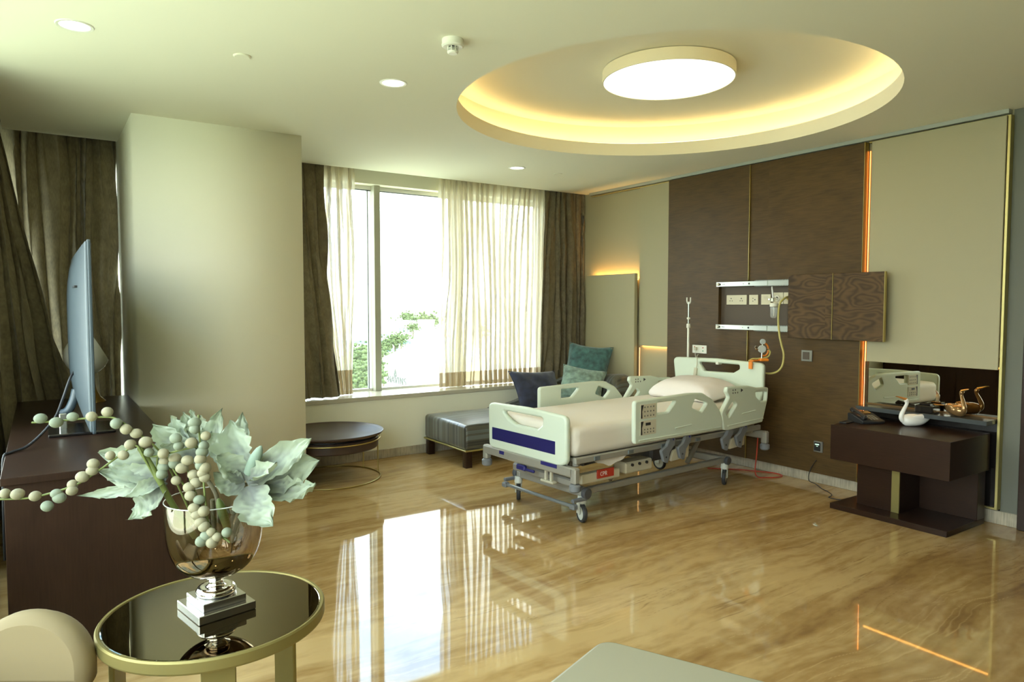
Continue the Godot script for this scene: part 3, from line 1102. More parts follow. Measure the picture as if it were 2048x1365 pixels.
func build_ceiling_fittings() -> void:
	# round drum lamp
	var t := thing("drum_lamp", "large round drum ceiling lamp with glowing white face", "ceiling lamp", Vector3(COVE.x, 2.885, -3.24))
	var st := mb()
	lathe(st, [Vector2(0.412, 0.0), Vector2(0.42, 0.0), Vector2(0.42, 0.072), Vector2(0.40, 0.076)], Vector3.ZERO, 72, Transform3D.IDENTITY, false)
	obj("drum", st, M.ceiling, t)
	st = mb()
	lathe(st, [Vector2(0, 0.004), Vector2(0.412, 0.004)], Vector3.ZERO, 72, Transform3D.IDENTITY, false)
	obj("lamp_face", st, M.lamp_face, t)
	area("drum_light", t, Vector3(0, -0.004, 0), Vector3.DOWN, Vector3(1, 0, 0), Vector2(0.72, 0.72), Color(1.0, 0.84, 0.58), 0.4)
	# cove light ring
	t = thing("cove_light", "warm light ring hidden in the round ceiling cove", "cove light", Vector3(COVE.x, CEIL + 0.102, COVE.z))
	st = mb()
	lathe(st, [Vector2(1.398, 0.002), Vector2(1.412, 0.002), Vector2(1.412, 0.010), Vector2(1.398, 0.010), Vector2(1.398, 0.002)], Vector3.ZERO, 96, Transform3D.IDENTITY, false)
	obj("led_light", st, M.cove_led, t)
	var n := 24
	for k in n:
		var a := TAU * k / n
		area("ring_light", t, Vector3(cos(a) * 1.405, 0.013, sin(a) * 1.405), Vector3(-cos(a) * 0.1, 1, -sin(a) * 0.1), Vector3(-sin(a), 0, cos(a)), Vector2(TAU * 1.40 / n * 0.96, 0.014), Color(1.0, 0.70, 0.33), 0.024)
	# downlights
	var spots := [[0.17, -3.755, "recessed round downlight nearest the left edge of the ceiling"], [1.695, -3.708, "recessed round downlight left of the smoke detector"], [3.665, -5.346, "recessed round downlight in front of the bright window"], [0.17, -0.9, "recessed downlight behind the viewer on the left"], [1.695, -0.9, "recessed downlight behind the viewer in the middle"], [3.6, -0.5, "recessed downlight behind the viewer on the right"]]
	for s in spots:
		t = thing("downlight", s[2], "downlight", Vector3(s[0], CEIL, s[1]), 0, "recessed downlights")
		st = mb()
		lathe(st, [Vector2(0.062, 0.001), Vector2(0.062, -0.003), Vector2(0.074, -0.004), Vector2(0.078, 0.0)], Vector3.ZERO, 32, Transform3D.IDENTITY, false)
		obj("rim", st, M.plastic_white, t)
		st = mb()
		lathe(st, [Vector2(0, -0.001), Vector2(0.062, -0.001)], Vector3.ZERO, 32, Transform3D.IDENTITY, false)
		obj("lamp_face", st, M.down_face, t)
		var l := SpotLight3D.new()
		l.name = "beam_light"
		l.position = Vector3(0, -0.01, 0)
		l.rotation_degrees.x = -90
		l.light_color = Color(1.0, 0.90, 0.72).linear_to_srgb()
		l.light_energy = 0.2
		l.light_size = 0.06
		l.spot_range = 14.0
		l.spot_attenuation = 2.0
		l.spot_angle = 52.0
		l.spot_angle_attenuation = 0.8
		l.shadow_enabled = true
		t.add_child(l, true)
	# small flush discs
	for s in [[0.884, -3.738, "small flush ceiling disc between the two left downlights"], [4.156, -5.369, "small flush ceiling disc near the corner over the chaise"]]:
		t = thing("ceiling_disc", s[2], "ceiling disc", Vector3(s[0], CEIL, s[1]), 0, "flush ceiling discs")
		st = mb()
		lathe(st, [Vector2(0, -0.007), Vector2(0.036, -0.007), Vector2(0.042, -0.003), Vector2(0.042, 0.002)].map(func(v): return v), Vector3.ZERO, 28, Transform3D.IDENTITY, false)
		obj("cap", st, M.ceiling, t)
	# smoke detector
	t = thing("smoke_detector", "white smoke detector hanging from the ceiling beside the round cove", "smoke detector", Vector3(1.657, CEIL, -2.955))
	st = mb()
	lathe(st, [Vector2(0.0, -0.030), Vector2(0.046, -0.036), Vector2(0.053, -0.030), Vector2(0.053, -0.024), Vector2(0.051, -0.023), Vector2(0.051, 0.0)], Vector3.ZERO, 36, Transform3D.IDENTITY, false)
	obj("base", st, M.plastic_white, t)
	st = mb()
	lathe(st, [Vector2(0.0, -0.066), Vector2(0.021, -0.066), Vector2(0.026, -0.061), Vector2(0.027, -0.055)], Vector3.ZERO, 28, Transform3D.IDENTITY, false)
	obj("cap", st, M.plastic_white, t)
	st = mb()
	lathe(st, [Vector2(0.018, -0.056), Vector2(0.018, -0.032)], Vector3.ZERO, 20, Transform3D.IDENTITY, false)
	obj("chamber", st, M.black, t)
	for k in 2:
		st = mb()
		lathe(st, [Vector2(0.018, -0.0505 + k * 0.0075), Vector2(0.026, -0.0505 + k * 0.0075), Vector2(0.026, -0.0485 + k * 0.0075), Vector2(0.018, -0.0485 + k * 0.0075)], Vector3.ZERO, 28, Transform3D.IDENTITY, false)
		obj("louvre", st, M.plastic_white, t)
	for k in 8:
		st = mb()
		bx(st, Vector3(0.0245, -0.045, 0), Vector3(0.004, 0.024, 0.004), 0.0, Transform3D(Basis(Vector3.UP, TAU * k / 8.0), Vector3.ZERO))
		obj("rib", st, M.plastic_white, t)


# ---------------------------------------------------------------- the bed

func side_rail(bed: Node3D, head: bool, near: bool) -> void:
	var zs := 1.0 if near else -1.0
	var th := 0.034
	# plate runs in x-y; outside face away from the mattress
	var xf := Transform3D(Basis.IDENTITY, Vector3(0, 0, 0.478 if near else -0.478 - th))
	var outer: PackedVector2Array
	var holes := []
	if head:
		outer = rounded([[1.38, 0.488, 0.03], [1.828, 0.505, 0.02], [1.898, 0.69, 0.05], [1.905, 0.782, 0.02], [1.745, 0.789, 0.03], [1.634, 0.813, 0.03], [1.347, 0.824, 0.025], [1.340, 0.784, 0.015], [1.376, 0.745, 0.02], [1.277, 0.63, 0.04], [1.315, 0.495, 0.03]])
		holes = [rounded([[1.43, 0.712, 0.01], [1.336, 0.632, 0.015], [1.374, 0.586, 0.015], [1.476, 0.684, 0.015]], 3), rounded([[1.722, 0.756, 0.008], [1.730, 0.72, 0.02], [1.80, 0.676, 0.015], [1.874, 0.676, 0.008], [1.878, 0.75, 0.008]], 3)]
	else:
		outer = rounded([[0.32, 0.508, 0.03], [1.29, 0.502, 0.02], [1.300, 0.56, 0.1], [1.262, 0.655, 0.1], [1.165, 0.75, 0.12], [1.05, 0.802, 0.1], [0.90, 0.812, 0.2], [0.32, 0.803, 0.03]])
		holes = [rounded([[0.55, 0.772, 0.006], [0.55, 0.699, 0.006], [0.665, 0.699, 0.03], [0.748, 0.772, 0.01]], 3), rounded([[0.965, 0.768, 0.015], [0.926, 0.704, 0.015], [1.04, 0.664, 0.015], [1.108, 0.724, 0.015]], 3)]
	var st := mb()
	plate(st, outer, holes, th, 0.010, xf)
	var r := obj("side_rail", st, M.plastic, bed)
	var face_z := zs * (0.478 + th)
	# moulded ribs on the outside, two small ones inside
	var ribs := [[1.36, 1.83, 0.524, 0.538], [1.54, 1.72, 0.600, 0.610]] if head else [[0.36, 1.27, 0.530, 0.526], [0.74, 0.92, 0.575, 0.582]]
	for b in ribs:
		st = mb()
		tube(st, [Vector3(b[0], b[2], face_z), Vector3(b[1], b[3], face_z)], 0.0055, 8)
		obj("rib", st, M.plastic, r)
	if not head:
		for x in [0.62, 0.80]:
			st = mb()
			tube(st, [Vector3(x, 0.56, zs * 0.478), Vector3(x, 0.63, zs * 0.478)], 0.011, 8)
			obj("rib", st, M.plastic, r)
		for k in 2:
			var y0: float = 0.676 if k == 0 else 0.563
			st = mb()
			box2(st, Vector3(0.373, y0, face_z - 0.002 * zs), Vector3(0.533, y0 + 0.098, face_z + 0.003 * zs), 0.0015)
			obj("control_panel", st, M.keypad, r)
			st = mb()
			var dx := 0.378
			plate(st, PackedVector2Array([Vector2(dx, y0 + 0.004), Vector2(dx + 0.014, y0 + 0.004), Vector2(dx + 0.010, y0 + 0.05), Vector2(dx + 0.026, y0 + 0.094), Vector2(dx, y0 + 0.094)]), [], 0.001, 0.0, Transform3D(Basis.IDENTITY, Vector3(0, 0, face_z + (0.003 if near else -0.004))))
			obj("key_label", st, M.black, r)
			if k == 1:
				st = mb()
				box2(st, Vector3(0.425, y0 + 0.064, face_z + 0.003 * zs), Vector3(0.475, y0 + 0.083, face_z + 0.0045 * zs))
				obj("display", st, M.black, r)
			for i in 4:
				for j in 3 if k == 0 else 2:
					st = mb()
					var cx := 0.415 + i * 0.030
					var cy := y0 + 0.018 + j * (0.030 if k == 0 else 0.020)
					cyl(st, Vector3.ZERO, 0.0055, 0.002, 10, 0.0, Transform3D(Basis(Vector3(1, 0, 0), Vector3(0, 0, zs), Vector3(0, -zs, 0)), Vector3(cx, cy, face_z + 0.003 * zs)))
					obj("button", st, M.key_grey, r)
	else:
		# small inner keypad with round keys and a dark triangle
		var inz := zs * 0.4775
		for side in [inz, face_z]:
			var dz := -zs * 0.0015 if side == inz else zs * 0.0015
			for i in 5:
				st = mb()
				cyl(st, Vector3.ZERO, 0.0065, 0.002, 10, 0.0, Transform3D(Basis(Vector3(1, 0, 0), Vector3(0, 0, signf(dz)), Vector3(0, -signf(dz), 0)), Vector3(1.42 + (i % 3) * 0.03, 0.772 + (i / 3) * 0.022, side)))
				obj("button", st, M.key_grey, r)
			st = mb()
			plate(st, PackedVector2Array([Vector2(1.52, 0.772), Vector2(1.55, 0.786), Vector2(1.52, 0.80)]), [], 0.001, 0.0, Transform3D(Basis.IDENTITY, Vector3(0, 0, side + dz)))
			obj("key_label", st, M.black, r)


func caster(bed: Node3D, at: Vector3, turn: float) -> void:
	var st := mb()
	var xf := Transform3D(Basis(Vector3.UP, deg_to_rad(turn)), at)
	var axle := Transform3D(Basis(Vector3(0, 1, 0), Vector3(1, 0, 0), Vector3(0, 0, -1)), Vector3.ZERO)
	# swivel housing and fork
	lathe(st, [Vector2(0, 0.128), Vector2(0.026, 0.128), Vector2(0.030, 0.135), Vector2(0.028, 0.18), Vector2(0, 0.18)], Vector3.ZERO, 18, xf, false)
	for s in [-1.0, 1.0]:
		bx(st, Vector3(s * 0.021, 0.098, -0.012), Vector3(0.008, 0.085, 0.046), 0.003, xf)
	bx(st, Vector3(0, 0.138, -0.008), Vector3(0.050, 0.014, 0.05), 0.004, xf)
	var c := obj("caster", st, M.fork_white, bed)
	st = mb()
	var r := 0.0625
	lathe(st, [Vector2(0.046, -0.014), Vector2(r - 0.006, -0.015), Vector2(r, -0.008), Vector2(r, 0.008), Vector2(r - 0.006, 0.015), Vector2(0.046, 0.014)], Vector3.ZERO, 30, xf * Transform3D(axle.basis, Vector3(0, r, 0)), false)
	obj("tyre", st, M.rubber, c)
	st = mb()
	lathe(st, [Vector2(0, -0.012), Vector2(0.018, -0.014), Vector2(0.046, -0.011), Vector2(0.046, 0.011), Vector2(0.018, 0.014), Vector2(0, 0.012)], Vector3.ZERO, 26, xf * Transform3D(axle.basis, Vector3(0, r, 0)), false)
	obj("hub", st, M.fork_white, c)


func part(called: String, parent: Node, material: Material, a: Vector3, b: Vector3, bev := 0.003) -> MeshInstance3D:
	return board(called, parent, material, a, b, bev)


func build_bed() -> void:
	var bed := thing("hospital_bed", "electric hospital bed with pale green plastic boards and side rails", "bed", Vector3(2.936, 0, -3.89), 3.8)
	var st := mb()
	var across := Basis(Vector3(0, 0, 1), Vector3(0, 1, 0), Vector3(-1, 0, 0))
	# foot board
	plate(st, rounded([[-0.425, 0.412, 0.05], [0.330, 0.405, 0.06], [0.413, 0.43, 0.05], [0.413, 0.738, 0.05], [0.0, 0.750, 0.6], [-0.432, 0.738, 0.05]]), [rounded([[-0.27, 0.700, 0.018], [-0.19, 0.645, 0.03], [-0.105, 0.617, 0.04], [0.125, 0.617, 0.035], [0.180, 0.655, 0.02], [0.180, 0.700, 0.02]], 4)], 0.042, 0.013, Transform3D(across, Vector3(-0.168, 0, 0)))
	var fb := obj("footboard", st, M.plastic, bed)
	st = mb()
	plate(st, rect(-0.381, 0.476, 0.308, 0.563, 0.004), [], 0.002, 0.0, Transform3D(across, Vector3(-0.2095, 0, 0)))
	obj("colour_panel", st, M.navy_print, fb)
	# head board
	st = mb()
	plate(st, rounded([[-0.40, 0.50, 0.05], [0.40, 0.50, 0.05], [0.458, 0.72, 0.08], [0.462, 0.972, 0.045], [0.0, 0.985, 0.8], [-0.462, 0.972, 0.045]]), [rounded([[-0.185, 0.945, 0.018], [-0.115, 0.868, 0.03], [0.175, 0.872, 0.03], [0.238, 0.908, 0.02], [0.238, 0.945, 0.018]], 4)], 0.045, 0.013, Transform3D(across, Vector3(1.945, 0, 0)))
	var hb := obj("headboard", st, M.plastic, bed)
	st = mb()
	bx(st, Vector3(1.922, 0.945, 0.02), Vector3(0.058, 0.024, 0.03), 0.004)
	obj("latch", st, M.plastic_white, hb)
	for hd in [false, true]:
		for nr in [true, false]:
			side_rail(bed, hd, nr)
	# mattress in its sheet
	var nz := noise(91, 1.0, 3)
	st = mb()
	soft(st, Vector3(0.865, 0.562, 0), Vector3(2.03, 0.20, 0.85), 0.05, func(p: Vector3) -> Vector3:
		var k := nz.get_noise_3d(p.x * 5.0, p.y * 6.0, p.z * 5.0)
		var q := p
		if p.y > 0.05:
			q.y += 0.010 * cos(p.z * 3.0) * cos(p.x * 1.3) + k * 0.004
		if absf(p.z) > 0.36:
			q.z += (0.5 + 0.5 * sin(p.x * 46.0 + k * 6.0)) * 0.003 * signf(p.z) + k * 0.006
		if p.x < -0.95:
			q.x += k * 0.008
		return q, 46)
	obj("mattress", st, M.linen, bed)
	# deck frame
	part("deck_panel", bed, M.bed_grey, Vector3(-0.14, 0.435, -0.40), Vector3(1.88, 0.458, 0.40), 0.004)
	for s in [-1.0, 1.0]:
		part("deck_side", bed, M.bed_grey, Vector3(-0.16, 0.428, s * 0.425), Vector3(1.90, 0.468, s * 0.452), 0.005)
		st = mb()
		for x in [0.0, 0.32, 0.66, 1.05, 1.4]:
			box2(st, Vector3(x, 0.435, s * 0.452), Vector3(x + 0.05, 0.460, s * 0.460), 0.001)
		obj("deck_clip", st, M.steel_dark, bed)
		# corner sockets at the foot
		st = mb()
		cyl(st, Vector3(-0.115, 0.405, s * 0.405), 0.024, 0.058, 18, 0.004)
		obj("corner_socket", st, M.bed_grey, bed)
	# foot beam with end posts and bumpers
	for e in [[-0.19, "foot"], [1.93, "head"]]:
		var x: float = e[0]
		var hl := 0.475 if x < 0 else 0.47
		st = mb()
		bx(st, Vector3(x, 0.385, 0), Vector3(0.05, 0.062, hl * 2.0), 0.008)
		obj("end_beam", st, M.bed_grey, bed)
		for s in [-1.0, 1.0]:
			st = mb()
			bx(st, Vector3(x, 0.365, s * hl), Vector3(0.05, 0.105, 0.052), 0.010)
			obj("end_post", st, M.bed_grey, bed)
			st = mb()
			cyl(st, Vector3(x, 0.262, s * hl), 0.038, 0.052, 20, 0.010)
			obj("bumper", st, M.arm_grey, bed)
	for s in [[-0.29, -0.235, 0.395], [0.17, 0.33, 0.402]]:
		st = mb()
		box2(st, Vector3(-0.2165, s[2] - 0.012, s[0]), Vector3(-0.2145, s[2] + 0.012, s[1]))
		obj("name_label", st, M.blue_part, bed)
	# second cross beam and lower cover at the foot
	part("foot_crossbar", bed, M.bed_grey, Vector3(-0.14, 0.325, -0.30), Vector3(-0.10, 0.36, 0.40), 0.006)
	part("foot_cover", bed, M.bed_grey, Vector3(-0.09, 0.245, -0.30), Vector3(-0.02, 0.30, 0.34), 0.010)
	part("blue_lever", bed, M.blue_part, Vector3(-0.16, 0.285, -0.17), Vector3(-0.13, 0.325, -0.075), 0.008)
	part("blue_lever", bed, M.blue_part, Vector3(-0.155, 0.290, -0.08), Vector3(-0.135, 0.308, 0.02), 0.006)
	st = mb()
	for s in [0.13, 0.185]:
		box2(st, Vector3(-0.152, 0.262, s), Vector3(-0.132, 0.345, s + 0.018), 0.003)
	box2(st, Vector3(-0.165, 0.255, 0.10), Vector3(-0.12, 0.272, 0.23), 0.006)
	obj("foot_bracket", st, M.keypad, bed)
	# chassis
	for s in [-1.0, 1.0]:
		part("chassis_beam", bed, M.bed_grey, Vector3(-0.02, 0.178, s * 0.305), Vector3(1.62, 0.222, s * 0.345), 0.006)
	for x in [0.02, 1.58]:
		part("chassis_cross", bed, M.bed_grey, Vector3(x - 0.03, 0.172, -0.33), Vector3(x + 0.03, 0.228, 0.33), 0.006)
	# lifting arms and actuators under the deck
	for x in [0.38, 1.25]:
		for s in [-1.0, 1.0]:
			st = mb()
			tube(st, [Vector3(x, 0.205, s * 0.22), Vector3(x + 0.20, 0.44, s * 0.22)], 0.020, 10)
			obj("lift_arm", st, M.bed_grey, bed)
	for x in [[0.30, 0.80], [0.95, 1.45]]:
		st = mb()
		tube(st, [Vector3(x[0], 0.31, 0.02), Vector3(x[1], 0.33, 0.02)], 0.034, 14)
		obj("actuator", st, M.bed_dark, bed)
	part("junction_box", bed, M.keypad, Vector3(0.40, 0.265, 0.24), Vector3(0.68, 0.345, 0.36), 0.010)
	part("underdeck_box", bed, M.keypad, Vector3(-0.06, 0.272, 0.34), Vector3(0.30, 0.335, 0.40), 0.006)
	part("motor_box", bed, M.bed_dark, Vector3(0.85, 0.26, -0.20), Vector3(1.15, 0.40, 0.20), 0.02)
	for k in 3:
		st = mb()
		cyl(st, Vector3.ZERO, 0.011, 0.014, 12, 0.002, Transform3D(Basis(Vector3(1, 0, 0), Vector3(0, 0, 1), Vector3(0, -1, 0)), Vector3(0.46 + k * 0.075, 0.325, 0.36)))
		obj("cable_gland", st, M.black, bed)
	# white fold of the sheet hanging under the deck
	st = mb()
	sheet(st, 14, 4, func(u: float, v: float) -> Vector3: return Vector3(lerpf(0.02, 0.36, u), 0.43 - v * 0.055 * sin(u * PI) - 0.006 * sin(u * 17.0), 0.40 + 0.02 * v))
	obj("sheet_fold", st, M.linen, bed)
	# emergency tag
	st = mb()
	box2(st, Vector3(0.075, 0.293, 0.400), Vector3(0.232, 0.352, 0.410), 0.002)
	var tagp := obj("emergency_tag", st, M.red_tag, bed)
	wordmark("tag_print", "CPR", 0.036, 0.001, M.white_print, tagp, Transform3D(Basis.IDENTITY, Vector3(0.132, 0.322, 0.4105)))
	# rail mechanisms
	for s in [-1.0, 1.0]:
		for x in [[0.72, 0.90], [1.42, 1.60]]:
			for k in 2:
				st = mb()
				var ox: float = x[k]
				plate(st, rounded([[ox + 0.05, 0.515, 0.008], [ox + 0.045, 0.455, 0.02], [ox - 0.01, 0.405, 0.02], [ox - 0.03, 0.325, 0.01], [ox - 0.075, 0.345, 0.012], [ox - 0.105, 0.425, 0.015], [ox - 0.045, 0.452, 0.02], [ox - 0.005, 0.515, 0.008]], 3), [], 0.026, 0.006, Transform3D(Basis.IDENTITY, Vector3(0, 0, 0.470 if s > 0 else -0.496)))
				var arm := obj("rail_arm", st, M.arm_grey, bed)
				for q in [[ox + 0.022, 0.492], [ox - 0.055, 0.375]]:
					st = mb()
					cyl(st, Vector3.ZERO, 0.007, 0.003, 10, 0.0, Transform3D(Basis(Vector3(1, 0, 0), Vector3(0, 0, s), Vector3(0, -s, 0)), Vector3(q[0], q[1], s * 0.496)))
					obj("pivot", st, M.blue_part if q[1] > 0.45 else M.black, arm)
			st = mb()
			plate(st, rounded([[x[1] + 0.06, 0.44, 0.01], [x[1] + 0.05, 0.335, 0.01], [x[0] + 0.03, 0.325, 0.01], [x[0] + 0.06, 0.40, 0.02]], 3), [], 0.02, 0.004, Transform3D(Basis.IDENTITY, Vector3(0, 0, 0.446 if s > 0 else -0.466)))
			obj("mechanism_cover", st, M.keypad, bed)
	# casters and the pedal bar
	caster(bed, Vector3(0.0, 0, 0.34), -18)
	caster(bed, Vector3(0.0, 0, -0.34), -38)
	caster(bed, Vector3(1.58, 0, 0.335), -62)
	caster(bed, Vector3(1.58, 0, -0.335), 6)
	st = mb()
	tube(st, [Vector3(-0.10, 0.128, -0.345), Vector3(-0.10, 0.128, 0.365)], 0.012, 12)
	var pb := obj("pedal_bar", st, M.steel_paint, bed)
	for s in [-1.0, 1.0]:
		st = mb()
		bx(st, Vector3(-0.10, 0.126, s * 0.365), Vector3(0.045, 0.036, 0.05), 0.008)
		bx(st, Vector3(-0.048, 0.164, s * 0.365), Vector3(0.13, 0.024, 0.028), 0.006, Transform3D(Basis.IDENTITY, Vector3.ZERO) * Transform3D(Basis(Vector3(0, 0, 1), 0.0), Vector3.ZERO))
		obj("pedal_arm", st, M.arm_grey, pb)
		st = mb()
		cyl(st, Vector3.ZERO, 0.038, 0.036, 20, 0.006, Transform3D(Basis(Vector3(1, 0, 0), Vector3(0, 0, s), Vector3(0, -s, 0)), Vector3(0.012, 0.198, s * 0.352)))
		obj("brake_hub", st, M.bed_dark, pb)
		st = mb()
		cyl(st, Vector3.ZERO, 0.034, 0.03, 18, 0.006, Transform3D(Basis(Vector3(1, 0, 0), Vector3(0, 0, s), Vector3(0, -s, 0)), Vector3(1.58, 0.200, s * 0.348)))
		obj("brake_hub", st, M.bed_dark, pb)
	# head end posts
	for s in [-1.0, 1.0]:
		st = mb()
		bx(st, Vector3(1.90, 0.46, s * 0.36), Vector3(0.04, 0.14, 0.04), 0.006)
		obj("headboard_post", st, M.bed_grey, bed)
	# pillow
	var pt := thing("pillow", "white pillow lying at the head of the bed", "pillow", bed.transform * Vector3(1.60, 0.656, 0.0), 3.8)
	st = mb()
	soft(st, Vector3(0, 0.075, 0), Vector3(0.46, 0.15, 0.64), 0.07, func(p: Vector3) -> Vector3:
		var u := absf(p.x) / 0.23
		var v := absf(p.z) / 0.32
		var k := (1.0 - pow(u, 4.0)) * (1.0 - pow(v, 4.0))
		var n := nz.get_noise_3d(p.x * 8.0, p.y * 3.0 + 5.0, p.z * 8.0)
		return Vector3(p.x, -0.07 + (p.y + 0.075) * (0.42 + 0.58 * k) * 1.04 + n * 0.007 + 0.0 + 0.004, p.z), 30, Transform3D(Basis(Vector3(0, 0, 1), 0.10), Vector3(0, 0.018, 0)))
	obj("pillow_cover", st, M.pillow, pt)
	# hand control hung over the head board
	var hp := thing("hand_control", "cream patient hand control hanging over the headboard above the pillow", "remote control", bed.transform * Vector3(1.893, 0.86, -0.20), 3.8)
	st = mb()
	bx(st, Vector3(-0.004, -0.03, 0), Vector3(0.016, 0.12, 0.034), 0.005, Transform3D(Basis(Vector3(1, 0, 0), 0.14), Vector3.ZERO))
	obj("handset", st, M.keypad, hp)
	st = mb()
	tube(st, smooth_path([Vector3(-0.002, 0.03, 0.008), Vector3(0.0, 0.07, 0.012), Vector3(0.01, 0.135, 0.005), Vector3(0.04, 0.145, 0.0)], 4), 0.0035, 6)
	obj("cord", st, M.keypad, hp)
	# drip pole fixed behind the head board
	var iv := thing("drip_pole", "slim white telescopic drip pole standing behind the headboard", "drip pole", bed.transform * Vector3(2.02, 0.0, -0.385), 3.8)
	st = mb()
	tube(st, [Vector3(0, 0.40, 0), Vector3(0, 1.26, 0)], 0.011, 12)
	obj("lower_tube", st, M.plastic_white, iv)
	st = mb()
	tube(st, [Vector3(0, 1.24, 0), Vector3(0, 1.475, 0)], 0.0065, 10)
	obj("upper_tube", st, M.steel, iv)
	st = mb()
	cyl(st, Vector3(0, 1.235, 0), 0.018, 0.04, 16, 0.004)
	obj("clamp", st, M.plastic_white, iv)
	st = mb()
	cyl(st, Vector3(0, 1.315, 0), 0.016, 0.018, 16, 0.003)
	obj("collar", st, M.plastic_white, iv)
	st = mb()
	for s in [-1.0, 1.0]:
		tube(st, smooth_path([Vector3(0, 1.46, 0), Vector3(0, 1.462, s * 0.012), Vector3(0, 1.485, s * 0.020), Vector3(0, 1.515, s * 0.020)], 3), 0.006, 8)
	obj("hook", st, M.plastic_white, iv)
	st = mb()
	tube(st, [Vector3(-0.016, 1.10, 0.016), Vector3(-0.016, 1.235, 0.016)], 0.003, 6)
	obj("release_rod", st, M.plastic_white, iv)
	st = mb()
	tube(st, [Vector3(-0.30, 0.40, 0), Vector3(0.0, 0.40, 0)].map(func(v): return v * Vector3(0.35, 1, 1)), 0.014, 8)
	obj("bracket", st, M.bed_grey, iv)


# ---------------------------------------------------------------- chaise and cushions

func build_chaise() -> void:
	var t := thing("chaise", "striped grey-green chaise longue with brown legs under the window", "chaise", Vector3.ZERO)
	var nz := noise(101, 1.0, 3)
	var x0 := 3.075
	var x1 := 5.10
	var z0 := -6.085
	var z1 := -5.285
	var st := mb()
	soft(st, Vector3((x0 + x1) * 0.5, 0.272, (z0 + z1) * 0.5), Vector3(x1 - x0, 0.225, z1 - z0), 0.035, func(p: Vector3) -> Vector3:
		var q := p
		if p.y > 0.02:
			q.y += 0.022 * (1.0 - pow(absf(p.z) / 0.40, 3.0)) * (1.0 - pow(absf(p.x) / 1.02, 6.0)) + nz.get_noise_2d(p.x * 3.0, p.z * 5.0) * 0.004
		return q, 40, Transform3D.IDENTITY, true)
	obj("seat", st, M.stripe, t)
	# back that swells out of the seat along the window and wraps the right end
	st = mb()
	soft(st, Vector3((x0 + x1) * 0.5 + 0.35, 0.38, z0 + 0.06), Vector3(x1 - x0 - 0.70, 0.04, 0.12), 0.02, func(p: Vector3) -> Vector3:
		var u := clampf((p.x + 0.66) / 1.3, 0.0, 1.0)
		var lift := 0.30 * smoothstep(0.0, 1.0, u)
		return Vector3(p.x, p.y + (lift if p.y > 0.0 else 0.0), p.z * (0.6 + 0.4 * u)), 36, Transform3D.IDENTITY, true)
	obj("back", st, M.stripe, t)
	st = mb()
	soft(st, Vector3(x1 - 0.13, 0.535, -5.62), Vector3(0.26, 0.34, 0.64), 0.10, func(p: Vector3) -> Vector3:
		return p + Vector3(0.10 * (p.y / 0.34), 0.02 * sin(p.z * 5.0), 0), 22, Transform3D.IDENTITY, true)
	obj("head_roll", st, M.stripe, t)
	st = mb()
	box2(st, Vector3(x0 - 0.004, 0.148, z0 - 0.004), Vector3(x1 + 0.004, 0.162, z1 + 0.004), 0.003)
	obj("base_rail", st, M.brass_satin, t)
	for x in [x0 + 0.045, x1 - 0.045]:
		for z in [z0 + 0.045, z1 - 0.045]:
			st = mb()
			plate(st, rect(-0.032, -0.032, 0.032, 0.032, 0.004, 2), [], 0.148, 0.0, Transform3D(Basis(Vector3(1, 0, 0), Vector3(0, 0, 1), Vector3(0, -1, 0)), Vector3(x, 0.148, z)))
			obj("leg", st, M.wood_dark, t)
	# cushions
	cushion("cushion", "navy velvet cushion leaning on the window sill", M.velvet_navy, Vector3(0.54, 0.46, 0.14), Transform3D(frame_of(Vector3(-0.05, 0.60, 0.78), Vector3(0.09, 0.78, -0.60)), Vector3(4.24, 0.565, -5.80)), 1)
	cushion("cushion", "large teal velvet cushion propped in the corner of the chaise", M.velvet_teal, Vector3(0.46, 0.60, 0.15), Transform3D(frame_of(Vector3(-0.62, 0.48, 0.60), Vector3(0.42, 0.86, -0.24)), Vector3(4.82, 0.745, -5.72)), 2)
	cushion("cushion", "small pale mint velvet cushion in front of the teal one", M.velvet_mint, Vector3(0.44, 0.40, 0.13), Transform3D(frame_of(Vector3(-0.42, 0.66, 0.62), Vector3(0.52, 0.75, -0.38)), Vector3(4.60, 0.635, -5.53)), 3)


# right-handed frame whose z looks along «out» and y leans along «up»
func frame_of(out: Vector3, up: Vector3) -> Basis:
	var z := out.normalized()
	var x := up.cross(z).normalized()
	return Basis(x, z.cross(x), z)


